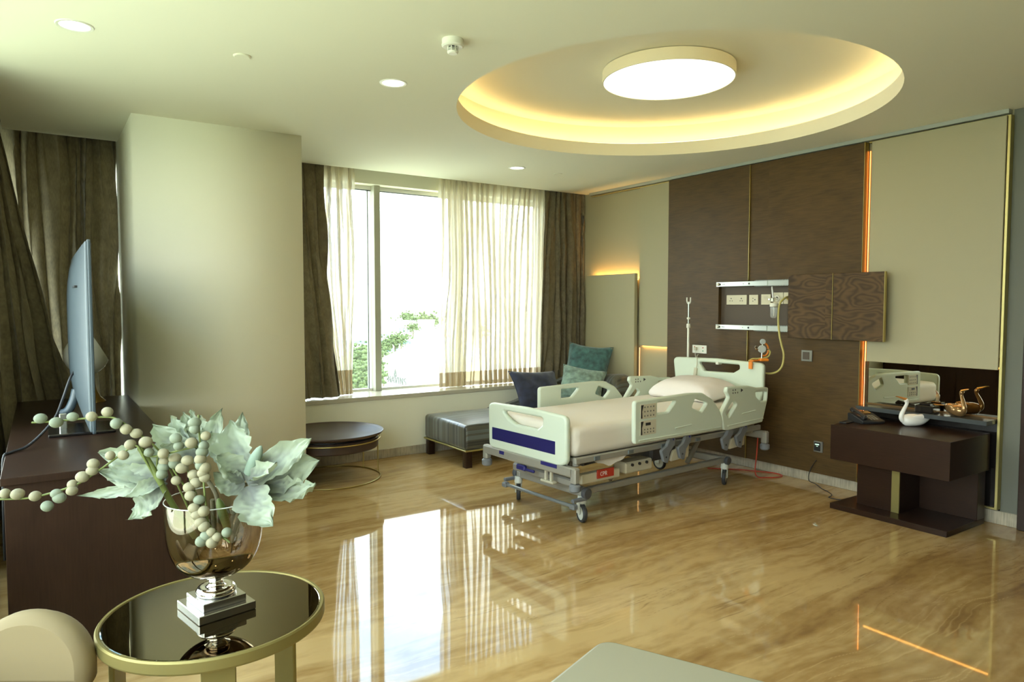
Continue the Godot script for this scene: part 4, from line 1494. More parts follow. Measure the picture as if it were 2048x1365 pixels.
func cushion(called: String, label: String, material: Material, s: Vector3, xf: Transform3D, sd: int) -> void:
	var t := thing(called, label, "cushion", Vector3.ZERO, 0, "velvet cushions on the chaise")
	t.transform = xf
	var nz := noise(200 + sd, 1.0, 3)
	var st := mb()
	soft(st, Vector3.ZERO, s, s.z * 0.3, func(p: Vector3) -> Vector3:
		var u := absf(p.x) / (s.x * 0.5)
		var v := absf(p.y) / (s.y * 0.5)
		# thin at the seams, ears at the corners, hollow sides
		var k := sqrt(maxf(0.0, (1.0 - pow(u, 2.4)) * (1.0 - pow(v, 2.4))))
		var pin := 1.0 - 0.10 * (1.0 - pow(v, 2.0)) * u
		var pin2 := 1.0 - 0.10 * (1.0 - pow(u, 2.0)) * v
		var n := nz.get_noise_3d(p.x * 7.0, p.y * 7.0, 0.0)
		return Vector3(p.x * pin * 1.03, p.y * pin2 * 1.03, p.z * (0.10 + 0.95 * k) + n * 0.012 * (0.3 + k)), 26)
	obj("cover", st, material, t)
	# piped seam
	var path := []
	for i in 65:
		var a := TAU * i / 64.0
		var c := Vector2(cos(a), sin(a))
		var m := maxf(absf(c.x), absf(c.y))
		c /= m
		var u := absf(c.x)
		var v := absf(c.y)
		path.append(Vector3(c.x * s.x * 0.5 * (1.0 - 0.10 * (1.0 - v * v)) * 1.03, c.y * s.y * 0.5 * (1.0 - 0.10 * (1.0 - u * u)) * 1.03, 0))
	st = mb()
	tube(st, path, 0.005, 6, false)
	obj("piping", st, material, t)


# ---------------------------------------------------------------- round tables

func build_tables() -> void:
	# low brown table by the window
	var c := Vector3(1.985, 0, -5.655)
	var t := thing("coffee_table", "low round brown leather tray table on a brass ring by the window", "table", c)
	var st := mb()
	lathe(st, [Vector2(0.0, 0.370), Vector2(0.40, 0.370), Vector2(0.425, 0.378), Vector2(0.440, 0.398), Vector2(0.436, 0.402), Vector2(0.425, 0.398), Vector2(0.405, 0.390), Vector2(0.0, 0.390)], Vector3.ZERO, 72)
	obj("tray_top", st, M.leather_dark, t)
	st = mb()
	lathe(st, [Vector2(0.0, 0.262), Vector2(0.385, 0.262), Vector2(0.395, 0.272), Vector2(0.395, 0.345), Vector2(0.388, 0.352), Vector2(0.0, 0.352)], Vector3.ZERO, 72, Transform3D.IDENTITY, false)
	obj("drum_body", st, M.leather_dark, t)
	st = mb()
	lathe(st, [Vector2(0.0, 0.352), Vector2(0.365, 0.352), Vector2(0.365, 0.370), Vector2(0.0, 0.370)], Vector3.ZERO, 48, Transform3D.IDENTITY, false)
	obj("neck", st, M.black, t)
	for y in [0.006, 0.335]:
		st = mb()
		var ring := []
		for i in 97:
			ring.append(Vector3(cos(TAU * i / 96.0) * 0.41, y, sin(TAU * i / 96.0) * 0.41))
		tube(st, ring, 0.006, 8, false)
		obj("ring", st, M.brass, t)
	for ad in [5.0, -27.0, 150.0, 215.0]:
		var a := deg_to_rad(ad)
		st = mb()
		tube(st, [Vector3(cos(a) * 0.41, 0.004, sin(a) * 0.41), Vector3(cos(a) * 0.41, 0.336, sin(a) * 0.41)], 0.006, 8)
		obj("leg", st, M.brass, t)
	# mirror-topped side table near the viewer
	c = Vector3(0.407, 0, -2.165)
	t = thing("side_table", "round side table with dark mirror top and satin brass rim", "table", c)
	st = mb()
	lathe(st, [Vector2(0.0, 0.512), Vector2(0.300, 0.512), Vector2(0.308, 0.515), Vector2(0.310, 0.520), Vector2(0.310, 0.546), Vector2(0.306, 0.551), Vector2(0.300, 0.550), Vector2(0.298, 0.545), Vector2(0.0, 0.540)], Vector3.ZERO, 96, Transform3D.IDENTITY, false)
	obj("rim", st, M.brass_matt, t)
	st = mb()
	lathe(st, [Vector2(0.296, 0.540), Vector2(0.296, 0.5475), Vector2(0.293, 0.5485), Vector2(0.0, 0.5485)], Vector3.ZERO, 96, Transform3D.IDENTITY, false)
	obj("mirror_top", st, M.table_glass, t)
	for a in [-100.0, -205.0, 30.0]:
		st = mb()
		var xf := Transform3D(Basis(Vector3.UP, deg_to_rad(a)), Vector3.ZERO)
		bx(st, Vector3(0.275, 0.256, 0), Vector3(0.016, 0.512, 0.085), 0.003, xf)
		obj("leg", st, M.brass_matt, t)
	st = mb()
	lathe(st, [Vector2(0.262, 0.0), Vector2(0.288, 0.0), Vector2(0.288, 0.018), Vector2(0.262, 0.018), Vector2(0.262, 0.0)], Vector3.ZERO, 72, Transform3D.IDENTITY, false)
	obj("base_ring", st, M.brass_matt, t)


# ---------------------------------------------------------------- bedside unit

func build_nightstand() -> void:
	var t := thing("nightstand", "dark wood cantilever bedside unit with brass band on its stem", "nightstand", Vector3.ZERO)
	part("drawer_box", t, M.wood_dark, Vector3(4.60, 0.362, -2.80), Vector3(5.145, 0.606, -2.016), 0.002)
	part("base_plate", t, M.wood_dark, Vector3(4.635, 0.0, -2.815), Vector3(5.145, 0.038, -2.036), 0.002)
	part("stem_panel", t, M.wood_dark, Vector3(4.78, 0.038, -2.70), Vector3(5.145, 0.362, -2.40), 0.002)
	part("back_panel", t, M.wood_dark, Vector3(5.04, 0.038, -2.40), Vector3(5.145, 0.362, -2.036), 0.002)
	part("brass_band", t, M.brass_matt, Vector3(4.772, 0.038, -2.455), Vector3(4.782, 0.362, -2.402), 0.001)


# ---------------------------------------------------------------- console, television, globe lamp

func build_console() -> void:
	var t := thing("console", "long dark wood console cabinet under the television", "cabinet", Vector3.ZERO)
	part("carcass", t, M.wood_console, Vector3(-0.135, 0.0, -5.93), Vector3(0.526, 0.742, -3.345), 0.002)
	part("top_board", t, M.wood_console, Vector3(-0.145, 0.742, -5.94), Vector3(0.530, 0.773, -3.335), 0.002)
	for k in 4:
		part("door", t, M.wood_console, Vector3(0.526, 0.06, -5.20 + k * 0.46), Vector3(0.531, 0.735, -4.745 + k * 0.46), 0.001)
	# television seen from behind its left edge
	var tv := thing("television", "large flat television seen edge-on on the console", "television", Vector3(0.19, 0, -4.5), 0)
	var st := mb()
	var side := Transform3D(Basis(Vector3(0, 0, 1), Vector3(0, 1, 0), Vector3(-1, 0, 0)), Vector3(0.012, 0, 0))
	plate(st, rect(-0.80, 0.855, 0.80, 1.745, 0.012), [], 0.014, 0.003, side)
	obj("bezel", st, M.tv_back, tv)
	st = mb()
	plate(st, rect(-0.785, 0.872, 0.785, 1.730), [], 0.001, 0.0, Transform3D(side.basis, Vector3(0.0135, 0, 0)))
	obj("screen", st, M.tv_screen, tv)
	st = mb()
	soft(st, Vector3(-0.002, 1.30, 0), Vector3(0.020, 0.875, 1.585), 0.008, func(p: Vector3) -> Vector3:
		var v := clampf(absf(p.y) / 0.4375, 0.0, 1.0)
		var u := clampf(absf(p.z) / 0.7925, 0.0, 1.0)
		if p.x < 0.0:
			return Vector3(p.x - 0.045 * (1.0 - pow(u, 4.0)) * (1.0 - pow(v, 4.0)), p.y, p.z)
		return p, 40)
	obj("back_cover", st, M.tv_back, tv)
	part("back_slot", tv, M.black, Vector3(-0.050, 1.53, 0.40), Vector3(-0.030, 1.54, 0.62), 0.001)
	st = mb()
	tube(st, smooth_path([Vector3(-0.035, 0.99, 0.05), Vector3(-0.05, 0.93, 0.05), Vector3(-0.075, 0.88, 0.05), Vector3(-0.11, 0.862, 0.05)], 4), 0.022, 8)
	obj("stand_neck", st, M.tv_back, tv)
	st = mb()
	bx(st, Vector3(-0.10, 0.824, 0.05), Vector3(0.035, 0.09, 0.09), 0.004)
	obj("stand_post", st, M.steel, tv)
	st = mb()
	bx(st, Vector3(-0.02, 0.781, 0.10), Vector3(0.30, 0.016, 0.36), 0.004)
	obj("stand_base", st, M.black_gloss, tv)
	# power cord lying over the console
	var cd := Node3D.new()
	cd.name = "power_cord"
	tv.add_child(cd)
	cd.position = -tv.position
	st = mb()
	tube(st, smooth_path([Vector3(0.15, 1.12, -4.20), Vector3(0.12, 1.08, -4.15), Vector3(0.085, 0.98, -4.12), Vector3(0.05, 0.90, -4.05), Vector3(-0.01, 0.83, -4.0), Vector3(-0.07, 0.785, -3.95), Vector3(-0.125, 0.779, -3.88), Vector3(-0.152, 0.76, -3.84), Vector3(-0.156, 0.60, -3.82), Vector3(-0.16, 0.3, -3.84)], 5), 0.006, 8)
	obj("cable", st, M.black, cd)
	# globe lamp with gold dish
	t = thing("globe_lamp", "white globe ornament with gold hollow on a gold foot behind the television", "table lamp", Vector3(0.290, 0.773, -5.66))
	st = mb()
	lathe(st, [Vector2(0.0, 0.0), Vector2(0.085, 0.0), Vector2(0.082, 0.006), Vector2(0.05, 0.035), Vector2(0.03, 0.08), Vector2(0.022, 0.13), Vector2(0.02, 0.17)], Vector3.ZERO, 32)
	obj("foot", st, M.gold, t)
	st = mb()
	var turn := Transform3D(Basis(Vector3(0, 0, -1), deg_to_rad(62)), Vector3(-0.028, 0.325, 0))
	var prof := []
	for k in 15:
		var a := -PI / 2 + (PI * 0.76) * k / 14.0
		prof.append(Vector2(maxf(0.0, 0.137 * cos(a)), 0.137 * sin(a)))
	lathe(st, prof, Vector3.ZERO, 40, turn)
	obj("globe", st, M.globe_white, t)
	st = mb()
	var top: Vector2 = prof[14]
	lathe(st, [top, Vector2(top.x * 0.93, top.y - 0.01), Vector2(top.x * 0.7, top.y - 0.05), Vector2(top.x * 0.35, top.y - 0.075), Vector2(0.0, top.y - 0.08)], Vector3.ZERO, 40, turn)
	obj("gold_dish", st, M.gold, t)
	st = mb()
	ball(st, turn * Vector3(0, 0.06, 0), Vector3(0.026, 0.026, 0.026), 18, 10)
	obj("bulb_cap", st, M.gold, t)


# ---------------------------------------------------------------- seats near the viewer

func build_near_seats() -> void:
	# rounded chair back at the lower left
	var t := thing("armchair", "beige upholstered chair with rounded back at the lower left", "chair", Vector3(-0.105, 0, -2.09), -34)
	var st := mb()
	var outline := []
	for i in 25:
		var a := PI * i / 24.0
		outline.append([cos(a) * 0.16, 0.42 + pow(sin(a), 0.8) * 0.175, 0.0])
	outline.append([-0.15, 0.40, 0.02])
	outline.append([0.15, 0.40, 0.02])
	plate(st, rounded(outline), [], 0.075, 0.028, Transform3D(Basis(Vector3(1, 0, 0), -0.12), Vector3(0, 0.05, -0.10)))
	obj("backrest", st, M.seat_yellow, t)
	st = mb()
	soft(st, Vector3(0.02, 0.41, 0.17), Vector3(0.32, 0.10, 0.40), 0.045, same, 16)
	obj("seat", st, M.seat_yellow, t)
	for x in [-0.14, 0.14]:
		for z in [0.0, 0.35]:
			st = mb()
			tube(st, [Vector3(x * 1.1, 0.0, z), Vector3(x, 0.37, z)], [0.012, 0.018], 10)
			obj("leg", st, M.wood_dark, t)
	# taupe bench in the foreground
	t = thing("bench", "taupe leather bench with rounded corners in the foreground", "bench", Vector3(1.375, 0, -1.548), 0)
	st = mb()
	var e1 := Vector2(-0.94, 0.34)
	var e2 := Vector2(0.43, 0.903)
	var cs := [Vector2.ZERO, e1 * 0.62, e1 * 0.62 + e2 * 0.95, e2 * 0.95]
	plate(st, rounded(cs.map(func(v): return [v.x, v.y, 0.06]), 8), [], 0.14, 0.012, Transform3D(Basis(Vector3(1, 0, 0), Vector3(0, 0, 1), Vector3(0, -1, 0)), Vector3(0, 0.45, 0)))
	obj("seat", st, M.leather_taupe, t)
	for k in [[0.08, 0.08], [0.54, 0.08], [0.54, 0.87], [0.08, 0.87]]:
		var p2: Vector2 = e1 * k[0] + e2 * k[1]
		var p := Vector3(p2.x, 0, p2.y)
		st = mb()
		tube(st, [p, p + Vector3(0, 0.315, 0)], [0.014, 0.02], 12)
		obj("leg", st, M.wood_dark, t)


# ---------------------------------------------------------------- vase with artificial flowers

const PETALS_RIGHT := [
	[Vector3(0.479, 0.939, -2.061), Vector3(0.565, 1.016, -1.995), Vector3(0.645, 1.053, -1.992), 0.043, 0.25, 0.012, Vector3(-0.411, 0.491, 0.768)],
	[Vector3(0.488, 0.930, -2.067), Vector3(0.592, 0.971, -2.023), Vector3(0.671, 0.988, -2.007), 0.054, 0.20, 0.014, Vector3(-0.692, 0.242, 0.680)],
	[Vector3(0.511, 0.919, -2.050), Vector3(0.591, 0.904, -1.983), Vector3(0.650, 0.926, -1.969), 0.034, 0.20, 0.016, Vector3(-0.441, 0.615, 0.653)],
	[Vector3(0.479, 0.935, -2.048), Vector3(0.482, 0.879, -1.982), Vector3(0.522, 0.836, -1.965), 0.051, 0.20, 0.014, Vector3(-0.487, 0.493, 0.721)],
	[Vector3(0.476, 0.952, -2.040), Vector3(0.503, 0.981, -1.963), Vector3(0.540, 1.014, -1.928), 0.024, 0.50, 0.008, Vector3(-0.218, 0.647, 0.731)],
	[Vector3(0.478, 0.945, -2.074), Vector3(0.469, 1.035, -2.134), Vector3(0.466, 1.110, -2.153), 0.057, 0.35, 0.012, Vector3(-0.559, -0.048, 0.828)],
	[Vector3(0.474, 0.947, -2.065), Vector3(0.427, 1.007, -2.064), Vector3(0.392, 1.025, -2.064), 0.037, 0.40, 0.010, Vector3(-0.179, 0.464, 0.867)],
	[Vector3(0.473, 0.939, -2.065), Vector3(0.428, 0.938, -2.071), Vector3(0.394, 0.980, -2.085), 0.034, 0.30, 0.012, Vector3(-0.286, 0.237, 0.928)],
	[Vector3(0.484, 0.974, -2.156), Vector3(0.486, 1.060, -2.184), Vector3(0.501, 1.126, -2.191), 0.026, 0.30, 0.010, Vector3(-0.297, 0.050, 0.954)],
	[Vector3(0.469, 0.974, -2.166), Vector3(0.434, 1.034, -2.194), Vector3(0.406, 1.073, -2.203), 0.037, 0.30, 0.010, Vector3(-0.373, 0.242, 0.896)],
]

const PETALS_TOP := [
	[Vector3(0.372, 0.985, -2.257), Vector3(0.309, 1.041, -2.279), Vector3(0.275, 1.095, -2.305), 0.039, 0.30, 0.012, Vector3(-0.459, 0.246, 0.854)],
	[Vector3(0.374, 0.990, -2.268), Vector3(0.342, 1.065, -2.294), Vector3(0.335, 1.114, -2.314), 0.029, 0.30, 0.012, Vector3(-0.710, 0.051, 0.702)],
	[Vector3(0.381, 0.988, -2.275), Vector3(0.368, 1.069, -2.301), Vector3(0.361, 1.120, -2.321), 0.026, 0.30, 0.012, Vector3(-0.385, 0.051, 0.921)],
	[Vector3(0.385, 0.988, -2.272), Vector3(0.387, 1.068, -2.300), Vector3(0.386, 1.127, -2.317), 0.023, 0.30, 0.010, Vector3(-0.559, 0.052, 0.828)],
	[Vector3(0.389, 0.988, -2.270), Vector3(0.410, 1.062, -2.272), Vector3(0.407, 1.115, -2.278), 0.043, 0.30, 0.012, Vector3(-0.632, 0.150, 0.760)],
	[Vector3(0.396, 0.990, -2.253), Vector3(0.425, 1.075, -2.227), Vector3(0.448, 1.144, -2.203), 0.026, 0.35, 0.010, Vector3(-0.381, 0.148, 0.913)],
	[Vector3(0.379, 0.987, -2.240), Vector3(0.322, 1.023, -2.244), Vector3(0.284, 1.028, -2.258), 0.031, 0.30, 0.012, Vector3(-0.464, 0.558, 0.688)],
]

const PETALS_LEFT := [
	[Vector3(0.290, 0.953, -2.189), Vector3(0.210, 1.004, -2.222), Vector3(0.140, 1.024, -2.295), 0.044, 0.30, 0.014, Vector3(-0.527, 0.337, 0.780)],
	[Vector3(0.285, 0.950, -2.180), Vector3(0.201, 0.960, -2.214), Vector3(0.132, 0.975, -2.273), 0.034, 0.30, 0.014, Vector3(-0.411, 0.491, 0.768)],
	[Vector3(0.290, 0.939, -2.188), Vector3(0.171, 0.914, -2.267), Vector3(0.091, 0.897, -2.344), 0.017, 0.30, 0.008, Vector3(-0.527, 0.337, 0.780)],
	[Vector3(0.281, 0.952, -2.171), Vector3(0.231, 0.937, -2.155), Vector3(0.189, 0.915, -2.170), 0.021, 0.50, 0.006, Vector3(-0.231, 0.598, 0.768)],
	[Vector3(0.280, 0.938, -2.183), Vector3(0.238, 0.890, -2.160), Vector3(0.205, 0.851, -2.180), 0.039, 0.30, 0.014, Vector3(-0.582, 0.417, 0.697)],
	[Vector3(0.287, 0.952, -2.215), Vector3(0.277, 1.005, -2.249), Vector3(0.264, 1.025, -2.272), 0.023, 0.30, 0.010, Vector3(-0.468, 0.150, 0.871)],
]

const BRANCH_UPPER := [[Vector3(-0.025, 1.130, -2.292), Vector3(0.020, 1.131, -2.274), Vector3(0.088, 1.137, -2.241), Vector3(0.151, 1.140, -2.210), Vector3(0.178, 1.128, -2.191), Vector3(0.216, 1.095, -2.176), Vector3(0.265, 1.044, -2.163), Vector3(0.301, 0.967, -2.171), Vector3(0.363, 0.798, -2.167)], [Vector3(-0.005, 1.141, -2.279), Vector3(0.030, 1.130, -2.256), Vector3(0.068, 1.143, -2.249), Vector3(0.111, 1.143, -2.225), Vector3(0.148, 1.154, -2.213), Vector3(0.167, 1.124, -2.186), Vector3(0.189, 1.107, -2.177), Vector3(0.213, 1.094, -2.172), Vector3(0.235, 1.066, -2.173)]]

const BRANCH_LOWER := [[Vector3(-0.116, 0.927, -2.317), Vector3(-0.043, 0.927, -2.280), Vector3(0.004, 0.936, -2.260), Vector3(0.072, 0.960, -2.228), Vector3(0.129, 1.000, -2.205), Vector3(0.176, 1.037, -2.187), Vector3(0.211, 1.061, -2.165), Vector3(0.232, 1.019, -2.160), Vector3(0.263, 0.950, -2.159), Vector3(0.308, 0.864, -2.172), Vector3(0.369, 0.751, -2.172)], [Vector3(0.198, 1.064, -2.174), Vector3(0.181, 1.035, -2.183), Vector3(0.151, 1.035, -2.198), Vector3(0.111, 1.013, -2.217), Vector3(0.108, 0.996, -2.212), Vector3(0.085, 0.980, -2.221), Vector3(0.062, 0.959, -2.235), Vector3(0.060, 0.945, -2.223), Vector3(0.031, 0.926, -2.242), Vector3(0.025, 0.937, -2.246), Vector3(0.003, 0.906, -2.247), Vector3(-0.023, 0.933, -2.267), Vector3(-0.062, 0.940, -2.287), Vector3(-0.090, 0.943, -2.300)]]

const BRANCH_CENTRE := [[Vector3(0.356, 1.146, -2.072), Vector3(0.355, 1.083, -2.057), Vector3(0.357, 1.037, -2.040), Vector3(0.357, 0.969, -2.024), Vector3(0.359, 0.907, -2.013), Vector3(0.365, 0.854, -1.993), Vector3(0.405, 0.815, -1.946)], [Vector3(0.344, 1.127, -2.061), Vector3(0.343, 1.110, -2.057), Vector3(0.367, 1.092, -2.036), Vector3(0.361, 1.066, -2.032), Vector3(0.356, 1.050, -2.031), Vector3(0.351, 1.031, -2.028), Vector3(0.350, 1.015, -2.025), Vector3(0.360, 1.008, -2.017), Vector3(0.355, 0.995, -2.017), Vector3(0.358, 0.983, -2.012)]]

const BRANCH_HANGING := [[Vector3(0.329, 0.999, -2.106), Vector3(0.332, 0.968, -2.077), Vector3(0.338, 0.940, -2.042), Vector3(0.347, 0.902, -2.015), Vector3(0.362, 0.858, -1.990), Vector3(0.374, 0.844, -1.975), Vector3(0.404, 0.816, -1.947)], [Vector3(0.339, 0.982, -2.068), Vector3(0.341, 0.963, -2.048), Vector3(0.324, 0.953, -2.048), Vector3(0.324, 0.934, -2.032), Vector3(0.343, 0.924, -2.014), Vector3(0.329, 0.904, -2.012), Vector3(0.350, 0.896, -1.995), Vector3(0.336, 0.887, -2.002), Vector3(0.342, 0.869, -1.992), Vector3(0.348, 0.858, -1.983), Vector3(0.362, 0.844, -1.968), Vector3(0.374, 0.832, -1.956), Vector3(0.397, 0.844, -1.944), Vector3(0.340, 0.822, -1.976), Vector3(0.363, 0.819, -1.960), Vector3(0.350, 0.835, -1.973)]]

const BRANCH_CROSSING := [[Vector3(0.221, 1.040, -2.169), Vector3(0.247, 1.030, -2.145), Vector3(0.286, 1.041, -2.113), Vector3(0.318, 1.052, -2.086), Vector3(0.349, 1.061, -2.059)], [Vector3(0.240, 1.043, -2.142), Vector3(0.271, 1.042, -2.109), Vector3(0.305, 1.065, -2.075), Vector3(0.334, 1.073, -2.056), Vector3(0.299, 1.085, -2.081), Vector3(0.326, 1.022, -2.076), Vector3(0.313, 1.001, -2.083), Vector3(0.231, 1.076, -2.126)]]

const BRANCH_INNER := [[Vector3(0.263, 1.023, -2.163), Vector3(0.262, 0.987, -2.162), Vector3(0.281, 1.025, -2.140), Vector3(0.301, 0.983, -2.123), Vector3(0.326, 0.938, -2.116)], [Vector3(0.276, 1.013, -2.140), Vector3(0.274, 0.998, -2.140), Vector3(0.269, 0.981, -2.132), Vector3(0.302, 0.962, -2.113), Vector3(0.300, 1.008, -2.123), Vector3(0.302, 1.022, -2.123)]]

const CONE := [Vector3(0.479, 0.971, -2.045), Vector3(0.507, 1.052, -2.013)]

const POD := [Vector3(0.407, 0.899, -2.095), Vector3(0.429, 0.802, -2.074)]

const STEMS := [[Vector3(0.372, 0.985, -2.257), Vector3(0.398, 0.932, -2.199), Vector3(0.417, 0.879, -2.159), Vector3(0.417, 0.751, -2.139)], [Vector3(0.481, 0.933, -2.084), Vector3(0.457, 0.853, -2.119), Vector3(0.430, 0.765, -2.131)], [Vector3(0.492, 0.906, -2.086), Vector3(0.471, 0.835, -2.120), Vector3(0.444, 0.747, -2.133)], [Vector3(0.222, 1.053, -2.181), Vector3(0.265, 0.960, -2.159), Vector3(0.299, 0.881, -2.167), Vector3(0.356, 0.776, -2.170)], [Vector3(0.444, 0.848, -2.176), Vector3(0.459, 0.766, -2.136)], [Vector3(0.395, 0.893, -2.115), Vector3(0.402, 0.798, -2.140)]]


func petal(st: SurfaceTool, q: Array, sd: int) -> void:
	var b: Vector3 = q[0]
	var m: Vector3 = q[1]
	var t: Vector3 = q[2]
	var hw: float = q[3]
	var cup: float = q[4]
	var ruf: float = q[5]
	var hint: Vector3 = q[6]
	var nz := noise(300 + sd, 1.0, 2)
	var nu := 16
	var nv := 10
	st.set_smooth_group(1)
	var g := []
	for i in nu + 1:
		var a := float(i) / nu
		var sp := b.lerp(m, a).lerp(m.lerp(t, a), a)
		var tan := ((m - b).lerp(t - m, a)).normalized()
		var side := hint.cross(tan).normalized()
		var nor := tan.cross(side)
		var w := hw * 0.84 * (0.16 + 1.05 * pow(sin(PI * clampf(pow(a, 0.82), 0.0, 1.0)), 0.75)) * (1.0 - 0.9 * pow(a, 9.0))
		w *= 1.0 + 0.20 * nz.get_noise_2d(a * 5.0, 3.0)
		var row := []
		for j in nv + 1:
			var s := float(j) / nv * 2.0 - 1.0
			var edge := s * s
			var wave := nz.get_noise_2d(a * 6.0 + s * 1.7, s * 2.0 + 11.0)
			var tip_curl := 0.02 * pow(a, 6.0)
			var ww := w * (1.0 + 0.16 * nz.get_noise_2d(a * 9.0, s * 1.5 + 40.0) * edge)
			var p := sp + side * s * ww + nor * (cup * 2.0 * edge * w + ruf * 1.7 * wave * (0.4 + edge) * smoothstep(0.1, 0.6, a) + tip_curl - 0.25 * w * 0.12 * (1.0 - absf(s)) )
			var dye_shade := smoothstep(0.10, 0.80, a + 0.25 * edge + 0.34 * wave)  # grey base dye, spread wider to paint the shading of the inner petals
			row.append([p, Color(0.165, 0.18, 0.16).lerp(Color(0.40, 0.455, 0.335), dye_shade)])
		g.append(row)
	# front and back leaf of a thin solid petal
	for i in nu:
		for j in nv:
			for k in [[i, j], [i, j + 1], [i + 1, j + 1], [i, j], [i + 1, j + 1], [i + 1, j]]:
				var r: Array = g[k[0]][k[1]]
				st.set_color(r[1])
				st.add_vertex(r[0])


func blossom(label: String, petals: Array, sd: int) -> Node3D:
	var t := thing("magnolia_bloom", label, "flower", Vector3.ZERO, 0, "artificial magnolia blooms")
	for k in petals.size():
		var st := mb()
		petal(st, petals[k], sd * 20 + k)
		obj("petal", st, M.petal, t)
	return t


func build_flowers() -> void:
	var c := Vector3(0.411, 0.549, -2.175)
	var t := thing("urn_vase", "smoky glass urn vase with mirrored bowl on a stepped square silver foot", "vase", c)
	var turn := Transform3D(Basis(Vector3.UP, deg_to_rad(11)), Vector3.ZERO)
	var st := mb()
	bx(st, Vector3(0, 0.0125, 0), Vector3(0.166, 0.025, 0.166), 0.002, turn)
	obj("lower_step", st, M.silver, t)
	st = mb()
	bx(st, Vector3(0, 0.0365, 0), Vector3(0.126, 0.023, 0.126), 0.002, turn)
	obj("upper_step", st, M.silver, t)
	st = mb()
	lathe(st, [Vector2(0.0, 0.048), Vector2(0.050, 0.048), Vector2(0.056, 0.054), Vector2(0.056, 0.062), Vector2(0.050, 0.070), Vector2(0.040, 0.072), Vector2(0.030, 0.069), Vector2(0.022, 0.074), Vector2(0.019, 0.085), Vector2(0.022, 0.095), Vector2(0.036, 0.101), Vector2(0.0, 0.103)], Vector3.ZERO, 48)
	obj("pedestal", st, M.chrome, t)
	# bowl: one wall of glass with a mirrored coat that thins towards the rim
	var prof := [Vector2(0.0, 0.100), Vector2(0.030, 0.101), Vector2(0.060, 0.110), Vector2(0.088, 0.127), Vector2(0.110, 0.152), Vector2(0.124, 0.185), Vector2(0.132, 0.225), Vector2(0.135, 0.265), Vector2(0.135, 0.305), Vector2(0.134, 0.334)]
	st = mb()
	st.set_smooth_group(1)
	var dense := []
	for i in prof.size() - 1:
		for k in 4:
			var p0: Vector2 = prof[maxi(i - 1, 0)]
			var p3: Vector2 = prof[mini(i + 2, prof.size() - 1)]
			dense.append((prof[i] as Vector2).cubic_interpolate(prof[i + 1], p0, p3, k / 4.0))
	dense.append(prof[prof.size() - 1])
	var segs := 72
	for i in dense.size() - 1:
		for j in segs:
			var q := [[i, j], [i + 1, j], [i + 1, j + 1], [i, j], [i + 1, j + 1], [i, j + 1]]
			for k in q:
				var d: Vector2 = dense[k[0]]
				var a: float = TAU * (k[1] % segs) / segs
				st.set_uv(Vector2(float(k[1]) / segs, clampf((d.y - 0.10) / 0.234, 0.002, 0.998)))
				st.add_vertex(Vector3(d.x * cos(a), d.y, d.x * sin(a)))
	obj("bowl", st, M.smoke_glass, t)
	st = mb()
	var lip := []
	for i in 73:
		lip.append(Vector3(cos(TAU * i / 72.0) * 0.134, 0.334, sin(TAU * i / 72.0) * 0.134))
	tube(st, lip, 0.0016, 6, false)
	obj("rim", st, M.glass_rim, t)
	# blooms
	var f := blossom("large pale green artificial magnolia bloom on the right of the vase", PETALS_RIGHT, 1)
	st = mb()
	var ax: Vector3 = CONE[1] - CONE[0]
	var pts := []
	var rad := []
	for k in 9:
		var u := k / 8.0
		pts.append(CONE[0] + ax * u)
		rad.append(0.0185 * (0.75 + 0.6 * u - 1.1 * u * u * u) if k < 8 else 0.003)
	tube(st, pts, rad, 14)
	obj("seed_cone", st, M.flower_cone, f)
	blossom("pale green artificial magnolia bloom at the back of the vase", PETALS_TOP, 2)
	blossom("drooping pale green artificial magnolia bloom on the left of the vase", PETALS_LEFT, 3)
	for k in STEMS.size():
		st = mb()
		tube(st, smooth_path(STEMS[k], 6), 0.0065 if k != 3 else 0.009, 8)
		tag(obj("flower_stem", st, M.stem_brown if k < 3 or k > 3 else M.stem), ["brown flower stem in the middle of the vase rising to the back bloom", "brown flower stem leaning right under the large bloom", "second brown stem under the large bloom, nearer the glass", "thick green stem leaning out over the left rim of the vase", "short cut brown stem at the right inside the vase", "thin brown stem behind the hanging berries in the vase"][k], "stem", "stems in the vase")
	st = mb()
	pts = []
	rad = []
	for k in 9:
		pts.append((POD[0] as Vector3).lerp(POD[1], k / 8.0))
		rad.append([0.004, 0.010, 0.0125, 0.013, 0.013, 0.012, 0.011, 0.009, 0.004][k])
	tube(st, pts, rad, 10)
	tag(obj("green_pod", st, M.pod), "green ribbed pod standing in the glass vase", "pod")
	# berry branches
	var sets := [[BRANCH_UPPER, "berry branch arching to the upper left above the console"], [BRANCH_LOWER, "berry branch trailing to the lower left past the console"], [BRANCH_CENTRE, "upright berry branch in the middle of the bouquet"], [BRANCH_HANGING, "berry branch hanging down in front of the vase"], [BRANCH_CROSSING, "berry branch crossing in front of the back bloom"], [BRANCH_INNER, "short berry branch tucked between the left and back blooms"]]
	for s in sets:
		var br := thing("berry_branch", s[1], "branch", Vector3.ZERO, 0, "artificial berry branches")
		st = mb()
		tube(st, smooth_path(s[0][0], 6), 0.0028, 7)
		obj("twig", st, M.stem, br)
		for k in s[0][1].size():
			st = mb()
			var big := rng.randf_range(0.0125, 0.0155)
			ball(st, s[0][1][k], Vector3(big * 1.05, big, big * 1.2), 14, 9, Basis(Vector3(0, 1, 0), rng.randf() * TAU))
			obj("berry", st, M.berry if rng.randf() < 0.68 else M.berry_green, br)


# ---------------------------------------------------------------- small things

